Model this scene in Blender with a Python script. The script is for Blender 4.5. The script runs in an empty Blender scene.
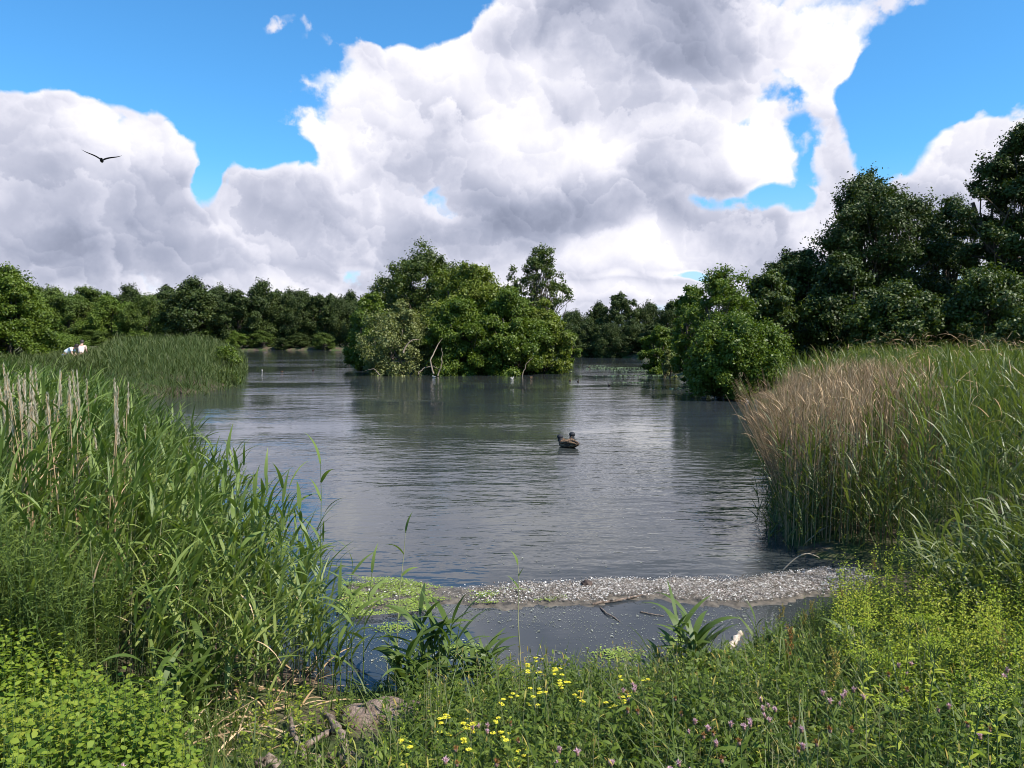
import bpy, math, random
import numpy as np
from mathutils import Vector
R = math.radians
rng = np.random.default_rng(7)
random.seed(7)
scene = bpy.context.scene
COL = scene.collection
# ------------------------------------------------------------------ camera
CAM_H = 2.3
F_PX = 788.0
PITCH = math.atan(44.0 / F_PX)
cam_data = bpy.data.cameras.new("camera")
cam_data.sensor_width = 36.0
cam_data.lens = 36.0 * F_PX / 1024.0
cam_data.clip_start = 0.05
cam_data.clip_end = 6000.0
cam = bpy.data.objects.new("camera", cam_data)
COL.objects.link(cam)
cam.location = (0, 0, CAM_H)
cam.rotation_euler = (math.pi / 2 - PITCH, 0, 0)
scene.camera = cam
scene.view_settings.view_transform = 'Standard'
scene.view_settings.look = 'None'
scene.view_settings.exposure = 0.58
scene.view_settings.gamma = 1.0
scene.render.resolution_x = 1024
scene.render.resolution_y = 768
scene.cycles.filter_width = 1.0
scene.cycles.max_bounces = 6
scene.cycles.diffuse_bounces = 2
scene.cycles.glossy_bounces = 3
scene.cycles.transmission_bounces = 3


def ray(px, py):
    """World direction of a place in the photograph."""
    u, v = (px - 512) / F_PX, (384 - py) / F_PX
    c, s = math.cos(PITCH), math.sin(PITCH)
    return np.array([u, c + v * s, -s + v * c])


def on_z(px, py, z=0.0):
    d = ray(px, py)
    t = (z - CAM_H) / d[2]
    return d[0] * t, d[1] * t


def at_d(px, dist):
    return (px - 512) / F_PX * dist, dist


def z_at(py, dist):
    d = ray(512, py)
    return CAM_H + d[2] / d[1] * dist


# ------------------------------------------------------------------ sun and sky
SUN_AZ, SUN_EL = R(116), R(50)          # azimuth clockwise from the view direction (+Y)
sun_dir = Vector((math.sin(SUN_AZ) * math.cos(SUN_EL), math.cos(SUN_AZ) * math.cos(SUN_EL), math.sin(SUN_EL)))
sun_data = bpy.data.lights.new("sun", 'SUN')
sun_data.energy = 5.0
sun_data.angle = R(0.5)
sun_data.color = (1.0, 0.95, 0.86)
sun = bpy.data.objects.new("sun", sun_data)
sun.rotation_euler = sun_dir.to_track_quat('Z', 'Y').to_euler()
COL.objects.link(sun)

world = bpy.data.worlds.new("World")
scene.world = world
world.use_nodes = True


class NT:
    """Small helper that writes node trees."""
    def __init__(s, tree):
        s.t = tree

    def node(s, kind, **kw):
        n = s.t.nodes.new(kind)
        for k, v in kw.items():
            setattr(n, k, v)
        return n

    def put(s, sock, v):
        if isinstance(v, bpy.types.NodeSocket):
            s.t.links.new(v, sock)
        else:
            sock.default_value = v

    def m(s, op, a, b=None, c=None, clamp=False):
        n = s.node('ShaderNodeMath', operation=op, use_clamp=clamp)
        s.put(n.inputs[0], a)
        if b is not None:
            s.put(n.inputs[1], b)
        if c is not None:
            s.put(n.inputs[2], c)
        return n.outputs[0]

    def v(s, op, a, b=None, out=0):
        n = s.node('ShaderNodeVectorMath', operation=op)
        s.put(n.inputs[0], a)
        if b is not None:
            s.put(n.inputs['Scale'] if op == 'SCALE' else n.inputs[1], b)
        return n.outputs[out]

    def noise(s, vec, scale, detail=2.0, rough=0.5, out='Fac', **kw):
        n = s.node('ShaderNodeTexNoise', **kw)
        if vec is not None:
            s.put(n.inputs['Vector'], vec)
        n.inputs['Scale'].default_value = scale
        n.inputs['Detail'].default_value = detail
        n.inputs['Roughness'].default_value = rough
        return n.outputs[out]

    def sm(s, x, a, b, lo=0.0, hi=1.0):
        n = s.node('ShaderNodeMapRange', interpolation_type='SMOOTHSTEP')
        s.put(n.inputs[0], x)
        n.inputs[1].default_value, n.inputs[2].default_value = a, b
        n.inputs[3].default_value, n.inputs[4].default_value = lo, hi
        return n.outputs[0]

    def mix(s, f, a, b, blend='MIX'):
        n = s.node('ShaderNodeMix', data_type='RGBA', blend_type=blend)
        s.put(n.inputs[0], f)
        s.put(n.inputs[6], a if isinstance(a, bpy.types.NodeSocket) else (*a, 1))
        s.put(n.inputs[7], b if isinstance(b, bpy.types.NodeSocket) else (*b, 1))
        return n.outputs[2]

    def ramp(s, f, stops):
        n = s.node('ShaderNodeValToRGB')
        cr = n.color_ramp
        while len(cr.elements) < len(stops):
            cr.elements.new(0.5)
        for e, (p, c) in zip(cr.elements, stops):
            e.position = p
            e.color = (*c, 1)
        s.put(n.inputs[0], f)
        return n.outputs[0]


def sky_ae(px, py):
    d = ray(px, py)
    return math.atan2(d[0], d[1]), math.atan2(d[2], math.hypot(d[0], d[1]))


# cumulus masses: bearing and height over the horizon from where they stand in the sky, half width, half height, weight
CLOUDS = [
    (20, 222, 240, 116, 1.0), (140, 180, 95, 90, .9), (60, 130, 110, 50, .7), (230, 265, 210, 62, 1.0), (-200, 200, 240, 120, 1.0),
    (400, 115, 160, 95, 1.0), (330, 95, 75, 60, .6), (520, 135, 200, 125, 1.1), (660, 150, 125, 110, 1.0), (775, 95, 110, 90, .85), (825, 75, 60, 55, .8),
    (715, 15, 205, 85, 1.1), (690, -60, 210, 90, 1.0), (590, 25, 140, 60, 1.0),
    (400, 225, 240, 75, 1.0), (600, 235, 190, 85, 1.1), (540, 290, 260, 60, .9), (700, 270, 150, 55, .8), (775, 235, 75, 50, .75),
    (835, 203, 55, 15, .4), (845, 255, 90, 35, .6), (300, 265, 60, 40, .6),
    (1090, 185, 160, 95, 1.2), (1000, 185, 85, 60, 1.1), (930, 200, 60, 30, .9), (1300, 180, 220, 120, .9),
    (248, 68, 50, 20, .6), (112, 97, 24, 22, .5), (345, 20, 50, 20, .5), (925, 12, 30, 14, .2),
    (120, 320, 420, 30, .5), (900, 320, 420, 40, .6),
]
CLEAR = [(225, 110, 60, 60, .9), (215, 165, 26, 36, .7), (287, 150, 34, 34, .8), (212, 190, 22, 26, .6), (366, 265, 24, 18, .6), (740, 207, 75, 16, 1.1), (690, 276, 50, 7, 1.0), (615, 282, 30, 5, .7),
         (800, 150, 30, 60, .5), (890, 125, 50, 60, .9), (940, 88, 90, 42, .9), (130, 45, 230, 48, 1.0), (440, 14, 80, 30, .9), (330, -80, 170, 90, .9), (515, 15, 22, 28, .35), (985, 48, 105, 78, 1.1), (1000, -60, 120, 80, .7), (800, 222, 40, 14, .5)]
DARK = [(640, 25, 170, 50, 1.3), (690, -60, 170, 70, .5), (480, 235, 110, 45, 1.0), (560, 205, 110, 35, .7), (350, 225, 90, 28, .5), (650, 205, 130, 35, .4), (730, 80, 60, 60, .35), (160, 262, 170, 30, .55),
        (400, 190, 100, 28, .45), (60, 225, 150, 40, .4), (60, 150, 90, 25, .25), (1000, 185, 90, 20, .3), (740, 260, 40, 20, .3)]

BRIGHT = [(345, 110, 80, 55, .9), (430, 85, 120, 40, .9), (510, 140, 60, 50, .6), (845, 75, 45, 50, .8), (755, 165, 30, 50, .8), (640, 252, 100, 28, 1.0), (600, 300, 150, 14, .7), (1000, 150, 70, 35, .9), (165, 140, 45, 35, .7),
          (60, 120, 90, 25, .5), (300, 290, 120, 18, .8), (40, 300, 90, 14, .7), (560, 70, 50, 30, .6), (300, 160, 70, 50, .5), (600, 150, 60, 40, .4), (830, 235, 60, 25, .8)]


def blob_nodes(g, vec, blobs, floor):
    cur = None
    for (px, py, sx, sy, w) in blobs:
        a, e = sky_ae(px, py)
        sx, sy = sx / F_PX, sy / F_PX
        d = g.v('SUBTRACT', vec, (a, e, 0))
        d = g.v('MULTIPLY', d, (1 / sx, 1 / sy, 0))
        q = g.v('DOT_PRODUCT', d, d, out=1)
        b = g.m('MULTIPLY_ADD', q, -w, w)
        if cur is None:
            cur = b if floor is not None else g.m('MAXIMUM', b, 0.0)
        elif floor is None:
            cur = g.m('ADD', cur, g.m('MAXIMUM', b, 0.0))
        else:
            n = g.node('ShaderNodeMath', operation='SMOOTH_MAX')
            g.put(n.inputs[0], cur); g.put(n.inputs[1], b); n.inputs[2].default_value = 0.25
            cur = n.outputs[0]
    return g.m('MAXIMUM', cur, floor if floor is not None else 0.0)


grp = bpy.data.node_groups.new("cloud_field", 'ShaderNodeTree')
grp.interface.new_socket("Direction", in_out='INPUT', socket_type='NodeSocketVector')
grp.interface.new_socket("Field", in_out='OUTPUT', socket_type='NodeSocketFloat')
grp.interface.new_socket("Relief", in_out='OUTPUT', socket_type='NodeSocketFloat')
grp.interface.new_socket("Angles", in_out='OUTPUT', socket_type='NodeSocketVector')
g = NT(grp)
gi, go = g.node('NodeGroupInput'), g.node('NodeGroupOutput')
p = gi.outputs[0]
warp = g.v('SCALE', g.v('SUBTRACT', g.noise(p, 6.0, 2, .5, 'Color'), (.5, .5, .5)), 0.12)
pw = g.v('ADD', p, warp)
sep = g.node('ShaderNodeSeparateXYZ'); g.put(sep.inputs[0], pw)
az = g.m('ARCTAN2', sep.outputs[0], sep.outputs[1])
hyp = g.m('SQRT', g.m('ADD', g.m('MULTIPLY', sep.outputs[0], sep.outputs[0]), g.m('MULTIPLY', sep.outputs[1], sep.outputs[1])))
el = g.m('ARCTAN2', sep.outputs[2], hyp)
cmb = g.node('ShaderNodeCombineXYZ'); g.put(cmb.inputs[0], az); g.put(cmb.inputs[1], el)
ang = cmb.outputs[0]
body = blob_nodes(g, ang, CLOUDS, -0.75)
hole = blob_nodes(g, ang, CLEAR, None)
q = g.v('MULTIPLY', p, (1, 1, 1.7))
far_cover = g.m('MULTIPLY_ADD', g.noise(q, 2.2, 3, .5), 3.2, -2.2)      # the rest of the sky: scattered cumulus
side = g.sm(g.m('ABSOLUTE', az), 0.75, 1.1)
high = g.sm(el, 0.42, 0.6)
other = g.m('MAXIMUM', side, high)
base = g.m('ADD', g.m('MULTIPLY', body, g.m('SUBTRACT', 1.0, other)), g.m('MULTIPLY', far_cover, other))
base = g.m('SUBTRACT', base, g.m('MULTIPLY', hole, 1.1))
fb = g.m('MULTIPLY_ADD', g.noise(pw, 7.0, 5, .55), 1.5, -0.75)
w2 = g.v('SCALE', g.v('SUBTRACT', g.noise(p, 15.0, 5, .6, 'Color'), (.5, .5, .5)), .11)
aw = g.v('ADD', ang, w2)
puff = relief = None
for sc, amp, rel in ((6.5, .55, .40), (15.0, .34, .34), (36.0, .16, .22)):
    vo = g.node('ShaderNodeTexVoronoi', voronoi_dimensions='2D', feature='SMOOTH_F1')
    g.put(vo.inputs['Vector'], aw)
    vo.inputs['Scale'].default_value = sc
    vo.inputs['Smoothness'].default_value = .35
    off = g.v('SCALE', g.v('SUBTRACT', aw, vo.outputs['Position']), sc)
    r_ = g.m('MULTIPLY', g.v('DOT_PRODUCT', off, (.50, .86, 0), out=1), rel)
    relief = r_ if relief is None else g.m('ADD', relief, r_)
    q_ = g.m('MULTIPLY_ADD', vo.outputs['Distance'], -amp * 2, amp * .8)
    puff = q_ if puff is None else g.m('ADD', puff, q_)
F = g.m('ADD', g.m('ADD', base, fb), puff)
g.put(go.inputs[0], F)
g.put(go.inputs[1], relief)
g.put(go.inputs[2], ang)

w = NT(world.node_tree)
world.node_tree.nodes.clear()
tc = w.node('ShaderNodeTexCoord')
D = tc.outputs['Generated']


def field(vec):
    n = w.node('ShaderNodeGroup'); n.node_tree = grp
    w.put(n.inputs[0], vec)
    return n


f0 = field(D)
F0, relief, angles = f0.outputs[0], f0.outputs[1], f0.outputs[2]
mask = w.sm(F0, -0.04, 0.32)
lit = w.m('MULTIPLY_ADD', relief, w.sm(F0, .0, .7, .38, .44), 0.60)
lit = w.m('ADD', lit, w.sm(F0, 0.1, 0.9, .16, 0.0))
big = w.noise(w.v('MULTIPLY', D, (1, 1, 1.8)), 5.0, 3, .5)
lit = w.m('ADD', lit, w.m('MULTIPLY_ADD', big, 1.1, -.55))
dk = blob_nodes(w, angles, DARK, None)
thick = w.sm(F0, 0.5, 1.7)
lit = w.m('SUBTRACT', lit, w.m('MULTIPLY', thick, 0.16))
lit = w.m('SUBTRACT', lit, w.m('MULTIPLY', dk, 0.25))
lit = w.m('ADD', lit, w.m('MULTIPLY', blob_nodes(w, angles, BRIGHT, None), 0.32))
cloud = w.ramp(lit, [(0.0, (.24, .27, .37)), (0.25, (.38, .41, .53)), (0.5, (.55, .57, .69)), (0.72, (.78, .78, .88)), (1.0, (1.02, 1.0, 1.0))])
cloud = w.v('SCALE', cloud, 7.3)
sky = w.node('ShaderNodeTexSky', sky_type='NISHITA', sun_disc=False, sun_elevation=SUN_EL, sun_rotation=SUN_AZ, altitude=50)
sky.air_density, sky.dust_density, sky.ozone_density = 1.0, 0.3, 2.0
blue = w.mix(1.0, sky.outputs[0], (0.49, 1.08, 1.43), 'MULTIPLY')
sp = w.node('ShaderNodeSeparateXYZ'); w.put(sp.inputs[0], D)
blue = w.mix(w.sm(sp.outputs[2], .22, -.02), blue, (4.2, 5.4, 6.9))
col = w.mix(mask, blue, cloud)
bg = w.node('ShaderNodeBackground')
bg.inputs['Strength'].default_value = 0.1
w.put(bg.inputs[0], col)
wo = w.node('ShaderNodeOutputWorld')
w.put(wo.inputs[0], bg.outputs[0])
world.cycles.sampling_method = 'MANUAL'
world.cycles.sample_map_resolution = 512

# ------------------------------------------------------------------ materials
def material(name):
    m = bpy.data.materials.new(name)
    m.use_nodes = True
    m.node_tree.nodes.clear()
    return m, NT(m.node_tree)


def finish(t, bsdf, disp=None):
    o = t.node('ShaderNodeOutputMaterial')
    t.put(o.inputs[0], bsdf)
    return o


def principled(t, color, rough=.6, spec=.4, normal=None, **kw):
    n = t.node('ShaderNodeBsdfPrincipled')
    t.put(n.inputs['Base Color'], color if isinstance(color, bpy.types.NodeSocket) else (*color, 1))
    t.put(n.inputs['Roughness'], rough)
    t.put(n.inputs['Specular IOR Level'], spec)
    if normal is not None:
        t.put(n.inputs['Normal'], normal)
    for k, v in kw.items():
        t.put(n.inputs[k], v)
    return n.outputs[0]


def leaf_material(name, cols, trans=.35, rough=.5, spec=.35, patch=.6, patch_col=None):
    """Foliage: each leaf has its own tint from a ramp; slow patches shift it; light passes through a little."""
    m, t = material(name)
    geo = t.node('ShaderNodeNewGeometry')
    tex = t.node('ShaderNodeTexCoord')
    n = t.noise(tex.outputs['Object'], patch, 2, .5)
    r = t.m('ADD', t.m('MULTIPLY', geo.outputs['Random Per Island'], .6), t.m('MULTIPLY', t.sm(n, .3, .7), .4))
    k = len(cols) - 1
    c = t.ramp(r, [(i / k, col) for i, col in enumerate(cols)])
    b = principled(t, c, rough, spec)
    if trans > 0:
        tr = t.node('ShaderNodeBsdfTranslucent')
        t.put(tr.inputs[0], t.mix(1.0, c, (1.25, 1.35, .6), 'MULTIPLY'))
        mx = t.node('ShaderNodeMixShader')
        mx.inputs[0].default_value = trans
        t.put(mx.inputs[1], b); t.put(mx.inputs[2], tr.outputs[0])
        b = mx.outputs[0]
    finish(t, b)
    return m


def plain_material(name, c0, c1, scale=6.0, rough=.8, spec=.2, bump=0.0, stretch=(1, 1, 1)):
    m, t = material(name)
    tex = t.node('ShaderNodeTexCoord')
    vec = t.v('MULTIPLY', tex.outputs['Object'], stretch)
    n = t.noise(vec, scale, 5, .65)
    c = t.mix(t.sm(n, .3, .7), c0, c1)
    nor = None
    if bump:
        bn = t.node('ShaderNodeBump'); bn.inputs['Strength'].default_value = bump; bn.inputs['Distance'].default_value = .02
        t.put(bn.inputs['Height'], t.noise(vec, scale * 3, 4, .6)); nor = bn.outputs[0]
    finish(t, principled(t, c, rough, spec, nor))
    return m


M = {}
M['reed'] = leaf_material('reed_leaf', [(0.059, 0.092, 0.018), (0.104, 0.154, 0.030), (0.170, 0.224, 0.051), (0.260, 0.294, 0.077)], .3, .5, .35)
M['reed_far'] = leaf_material('reed_far_leaf', [(0.043, 0.059, 0.013), (0.072, 0.091, 0.020), (0.100, 0.122, 0.029)], .3, .6)
M['reed_bright'] = leaf_material('reed_bright_leaf', [(0.063, 0.085, 0.021), (0.107, 0.133, 0.033), (0.170, 0.187, 0.055)], .35, .45, .45)
M['dead'] = leaf_material('dead_reed', [(0.186, 0.112, 0.059), (0.332, 0.213, 0.114), (0.478, 0.331, 0.192), (0.612, 0.449, 0.274)], .1, .8, .2)
M['plume'] = leaf_material('reed_plume', [(.38, .31, .22), (.52, .44, .34), (.62, .55, .45)], .25, .9, .1)
M['nettle'] = leaf_material('nettle_leaf', [(0.086, 0.142, 0.011), (0.160, 0.230, 0.020), (0.247, 0.297, 0.032), (0.319, 0.297, 0.045)], .35, .55, .35, 1.5)
M['herb'] = leaf_material('herb_leaf', [(0.052, 0.079, 0.010), (0.086, 0.127, 0.014), (0.130, 0.181, 0.020), (0.188, 0.222, 0.028)], .35, .55, .3, 1.5)
M['lime'] = leaf_material('lime_leaf', [(0.160, 0.228, 0.016), (0.254, 0.320, 0.024), (0.360, 0.389, 0.040), (0.425, 0.389, 0.055)], .35, .6, .25, 2.0)
M['grass'] = leaf_material('grass_blade', [(0.041, 0.069, 0.012), (0.071, 0.112, 0.018), (0.112, 0.147, 0.026), (0.204, 0.172, 0.068)], .3, .5, .35, 1.0)
M['feather'] = leaf_material('feathery_leaf', [(0.068, 0.106, 0.018), (0.108, 0.156, 0.026), (0.162, 0.206, 0.039)], .3, .6, .3, 1.5)
M['yellow'] = leaf_material('yellow_petal', [(.62, .50, .02), (.70, .62, .05), (.55, .56, .10)], .2, .6, .2)
M['pink'] = leaf_material('thistle_bloom', [(0.552, 0.323, 0.396), (0.690, 0.437, 0.513), (0.805, 0.570, 0.594)], .2, .8, .1)
M['bud'] = leaf_material('thistle_bud', [(.16, .10, .06), (.24, .14, .10), (.12, .13, .04)], .0, .8, .1)
M['rust'] = leaf_material('rusty_seed', [(.22, .09, .03), (.32, .15, .05), (.36, .24, .08)], .15, .8, .1)
M['ochre'] = leaf_material('ochre_seed', [(.28, .19, .05), (.36, .27, .07), (.30, .30, .08)], .2, .8, .1)
M['oak'] = leaf_material('oak_leaf', [(0.039, 0.059, 0.008), (0.067, 0.094, 0.012), (0.106, 0.139, 0.018)], .22, .5, .4, .35)
M['shade_oak'] = leaf_material('shade_leaf', [(0.029, 0.045, 0.008), (0.046, 0.069, 0.009), (0.075, 0.103, 0.013)], .15, .55, .35, .3)  # dark base colour stands in for shade on the right-bank trees
M['willow'] = leaf_material('willow_leaf', [(0.083, 0.113, 0.014), (0.141, 0.178, 0.021), (0.217, 0.240, 0.031)], .3, .5, .35, .4)
M['grey_willow'] = leaf_material('grey_willow_leaf', [(0.101, 0.121, 0.038), (0.162, 0.182, 0.057), (0.243, 0.242, 0.085)], .3, .55, .35, .5)
M['bushy'] = leaf_material('bush_leaf', [(0.057, 0.091, 0.009), (0.094, 0.139, 0.013), (0.144, 0.188, 0.020)], .3, .5, .35, .5)
M['far_leaf'] = leaf_material('far_tree_leaf', [(0.053, 0.082, 0.013), (0.084, 0.120, 0.017), (0.125, 0.162, 0.023)], .2, .6, .3, .12)
M['far_dark'] = leaf_material('far_dark_leaf', [(0.031, 0.047, 0.011), (0.049, 0.071, 0.013), (0.076, 0.097, 0.018)], .15, .6, .3, .12)
M['far_lime'] = leaf_material('far_bright_leaf', [(0.072, 0.116, 0.014), (0.108, 0.158, 0.020), (0.156, 0.200, 0.027)], .25, .6, .3, .12)
M['bark'] = plain_material('bark', (.06, .045, .03), (.15, .12, .09), 5, .9, .1, .5, (1, 1, .25))
M['pale_bark'] = plain_material('pale_bark', (.16, .12, .085), (.32, .26, .20), 5, .9, .1, .5, (1, 1, .25))
M['drift'] = plain_material('driftwood', (.10, .07, .052), (.34, .26, .20), 26, .85, .2, .8, (1, 1, .4))
M['stem'] = plain_material('green_stem', (.05, .09, .02), (.11, .16, .05), 8, .6, .3)
M['straw_stem'] = plain_material('straw_stem', (.20, .20, .09), (.42, .40, .22), 5, .6, .3)
M['bleached'] = plain_material('bleached_wood', (.42, .33, .26), (.66, .56, .47), 20, .8, .2, .5)
M['dirt'] = plain_material('dry_dirt', (.15, .105, .08), (.31, .235, .19), 16, .95, .1, .9)
M['rock'] = plain_material('wet_stone', (.04, .025, .02), (.09, .06, .045), 20, .6, .4, .6)


def chips_material():
    m, t = material('bar_litter')
    geo = t.node('ShaderNodeNewGeometry')
    c = t.ramp(geo.outputs['Random Per Island'], [(0, (.06, .042, .03)), (.25, (.20, .155, .12)), (.5, (.38, .33, .28)), (.8, (.56, .52, .47)), (1, (.80, .78, .74))])
    finish(t, principled(t, c, .7, .3))
    return m


M['chips'] = chips_material()
M['duckweed'] = leaf_material('floating_algae', [(0.138, 0.188, 0.027), (0.218, 0.288, 0.045), (0.310, 0.375, 0.090)], .0, .6, .3, 3)
M['speck'] = leaf_material('floating_speck', [(.10, .11, .07), (.22, .23, .16), (.42, .42, .36)], .0, .6, .3, 3)
M['lily'] = leaf_material('lily_leaf', [(.05, .07, .03), (.09, .13, .045), (.16, .21, .07)], .0, .35, .5, .3)


def ground_material():
    m, t = material('bank_soil')
    tex = t.node('ShaderNodeTexCoord')
    n1 = t.noise(tex.outputs['Object'], .8, 6, .65)
    n2 = t.noise(tex.outputs['Object'], 9.0, 6, .7)
    soil = t.mix(t.sm(n2, .3, .7), (.045, .032, .022), (.15, .11, .08))
    green = t.mix(t.sm(n2, .3, .7), (.03, .05, .014), (.07, .10, .03))
    c = t.mix(t.sm(n1, .42, .58), soil, green)
    bn = t.node('ShaderNodeBump'); bn.inputs['Strength'].default_value = .9; bn.inputs['Distance'].default_value = .03
    t.put(bn.inputs['Height'], n2)
    finish(t, principled(t, c, .9, .15, bn.outputs[0]))
    return m


def mud_material():
    m, t = material('bar_mud')
    tex = t.node('ShaderNodeTexCoord')
    n = t.noise(tex.outputs['Object'], 12, 6, .7)
    c = t.mix(t.sm(n, .3, .7), (.05, .042, .032), (.17, .14, .105))
    bn = t.node('ShaderNodeBump'); bn.inputs['Strength'].default_value = .6; bn.inputs['Distance'].default_value = .01
    t.put(bn.inputs['Height'], n)
    finish(t, principled(t, c, .6, .4, bn.outputs[0]))
    return m


def water_material(name, waves, murk0, murk1, rough):
    m, t = material(name)
    tex = t.node('ShaderNodeTexCoord')
    P = tex.outputs['Object']
    h = None
    for (sx, sy, scale, amp, det) in waves:
        n = t.noise(t.v('MULTIPLY', P, (sx, sy, 1)), scale, det, .5)
        x = t.m('MULTIPLY', n, amp)
        h = x if h is None else t.m('ADD', h, x)
    gust = t.noise(t.v('MULTIPLY', P, (.6, 1, 1)), .11, 3, .55)
    h = t.m('MULTIPLY', h, t.sm(gust, .38, .60, .25, 1.35))
    sx_ = t.node('ShaderNodeSeparateXYZ'); t.put(sx_.inputs[0], P)
    h = t.m('MULTIPLY', h, t.sm(sx_.outputs[1], 6.9, 8.2, .10, 1.0))        # the bar shelters the lagoon
    bn = t.node('ShaderNodeBump')
    bn.inputs['Strength'].default_value = 1.0
    bn.inputs['Distance'].default_value = 1.0
    t.put(bn.inputs['Height'], h)
    c = t.mix(t.sm(t.noise(P, .08, 3, .5), .4, .6), murk0, murk1)  # murky water colour, its blue lifted to stand in for reflected sky
    finish(t, principled(t, c, rough, .5, bn.outputs[0], IOR=1.333))
    return m


M['ground'] = ground_material()
M['mud'] = mud_material()
M['water'] = water_material('lake_water', [(.5, 1.0, 1.0, .026, 2), (.42, 1.0, 4.2, .0145, 2), (.55, 1.0, 11.0, .0050, 2)], (.032, .039, .046), (.044, .048, .044), .035)

# ------------------------------------------------------------------ mesh helpers


def mk(name, verts, faces, mat, parent=None, smooth=False, loc=None):
    """verts (N,3); faces = list of (K,n) index arrays -> one linked mesh object."""
    me = bpy.data.meshes.new(name)
    verts = np.asarray(verts, np.float32).reshape(-1, 3)
    if not isinstance(faces, (list, tuple)):
        faces = [faces]
    faces = [np.asarray(f, np.int32) for f in faces if len(f)]
    me.vertices.add(len(verts))
    me.vertices.foreach_set('co', verts.ravel())
    loops = np.concatenate([f.ravel() for f in faces])
    sizes = np.concatenate([np.full(len(f), f.shape[1], np.int32) for f in faces])
    starts = np.concatenate([[0], np.cumsum(sizes)[:-1]]).astype(np.int32)
    me.loops.add(len(loops))
    me.loops.foreach_set('vertex_index', loops)
    me.polygons.add(len(sizes))
    me.polygons.foreach_set('loop_start', starts)
    if smooth:
        me.polygons.foreach_set('use_smooth', np.ones(len(sizes), bool))
    me.update(calc_edges=True)
    me.materials.append(mat)
    o = bpy.data.objects.new(name, me)
    COL.objects.link(o)
    if parent is not None:
        o.parent = parent
    if loc is not None:
        o.location = loc
    return o


class Geo:
    """Collects vertex and face arrays."""
    def __init__(s):
        s.v, s.f, s.n = [], {}, 0

    def add(s, v, f):
        v = np.asarray(v, float).reshape(-1, 3)
        f = np.asarray(f, int)
        s.f.setdefault(f.shape[1], []).append(f + s.n)
        s.v.append(v); s.n += len(v)

    def arrays(s):
        return np.concatenate(s.v), [np.concatenate(x) for x in s.f.values()]

    def build(s, name, mat, parent=None, smooth=False, loc=None):
        v, f = s.arrays()
        return mk(name, v, f, mat, parent, smooth, loc)


PROFILE = {'reed': [.55, 1.0, .95, .72, .40, .03], 'grass': [1.0, .95, .85, .65, .40, .03], 'oval': [.12, .75, 1.0, .88, .5, .04], 'lance': [.25, .9, 1.0, .75, .42, .03]}


def blades(geo, base, az, el, length, width, droop, kind='reed', seg=5, fold=0.0):
    """Many strap leaves at once: each leaves its base at bearing az and elevation el and bends down by droop along its length."""
    N = len(base)
    if N == 0:
        return
    bc = lambda x: np.broadcast_to(np.asarray(x, float), (N,))
    az, el, length, width, droop = map(bc, (az, el, length, width, droop))
    prof = np.interp(np.linspace(0, 1, seg + 1), np.linspace(0, 1, 6), PROFILE[kind])
    pts = np.zeros((N, seg + 1, 3)); pts[:, 0] = base
    for k in range(seg):
        e = el - droop * ((k + .5) / seg) ** 1.3
        step = np.stack([np.cos(e) * np.cos(az), np.cos(e) * np.sin(az), np.sin(e)], 1) * (length / seg)[:, None]
        pts[:, k + 1] = pts[:, k] + step
    roll = rng.uniform(-.7, .7, N)
    side = np.stack([-np.sin(az) * np.cos(roll), np.cos(az) * np.cos(roll), np.sin(roll)], 1)
    off = side[:, None, :] * (prof[None, :, None] * (width / 2)[:, None, None])
    v = np.stack([pts - off, pts + off], 2)
    i = np.arange(N)[:, None] * (seg + 1) * 2 + np.arange(seg)[None, :] * 2
    f = np.stack([i, i + 1, i + 3, i + 2], -1).reshape(-1, 4)
    geo.add(v, f)


def tubes(geo, paths, radii, sides=4):
    """paths (N,K,3), radii (N,K)."""
    paths = np.asarray(paths, float)
    N, K, _ = paths.shape
    radii = np.broadcast_to(np.asarray(radii, float), (N, K))
    tan = np.gradient(paths, axis=1)
    tan /= np.linalg.norm(tan, axis=2, keepdims=True) + 1e-9
    ref = np.zeros_like(tan); ref[..., 0] = .3; ref[..., 1] = 1.0; ref[..., 2] = .13
    a = np.cross(tan, ref); a /= np.linalg.norm(a, axis=2, keepdims=True) + 1e-9
    b = np.cross(tan, a)
    th = np.arange(sides) / sides * 2 * np.pi
    ring = a[:, :, None] * np.cos(th)[None, None, :, None] + b[:, :, None] * np.sin(th)[None, None, :, None]
    v = paths[:, :, None] + ring * radii[:, :, None, None]
    n = np.arange(N)[:, None, None] * K * sides
    k = np.arange(K - 1)[None, :, None] * sides
    s0 = np.arange(sides)[None, None, :]
    s1 = (s0 + 1) % sides
    f = np.stack([n + k + s0, n + k + s1, n + k + sides + s1, n + k + sides + s0], -1).reshape(-1, 4)
    geo.add(v, f)


def leaflets(geo, pos, normal, size, aspect=.55, dirs=None):
    """Small rhombic leaves, one per position, facing their normal."""
    N = len(pos)
    normal = normal / (np.linalg.norm(normal, axis=1, keepdims=True) + 1e-9)
    r = rng.normal(size=(N, 3)) if dirs is None else dirs
    a = np.cross(normal, r); a /= np.linalg.norm(a, axis=1, keepdims=True) + 1e-9
    if dirs is not None:
        b = a; a = np.cross(b, normal)
    else:
        b = np.cross(normal, a)
    size = np.broadcast_to(size, (N,))[:, None]
    bend = normal * size * .12
    v = np.stack([pos - a * size * .5, pos - b * size * aspect * .5 + bend, pos + a * size * .5, pos + b * size * aspect * .5 + bend], 1)
    i = np.arange(N)[:, None] * 4
    geo.add(v, i + np.array([[0, 1, 2, 3]]))


def rand_dir(n):
    d = rng.normal(size=(n, 3))
    return d / np.linalg.norm(d, axis=1, keepdims=True)


def tag(o, label=None, cat=None, group=None, kind=None):
    for k, v in (('label', label), ('category', cat), ('group', group), ('kind', kind)):
        if v:
            o[k] = v
    return o


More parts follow.
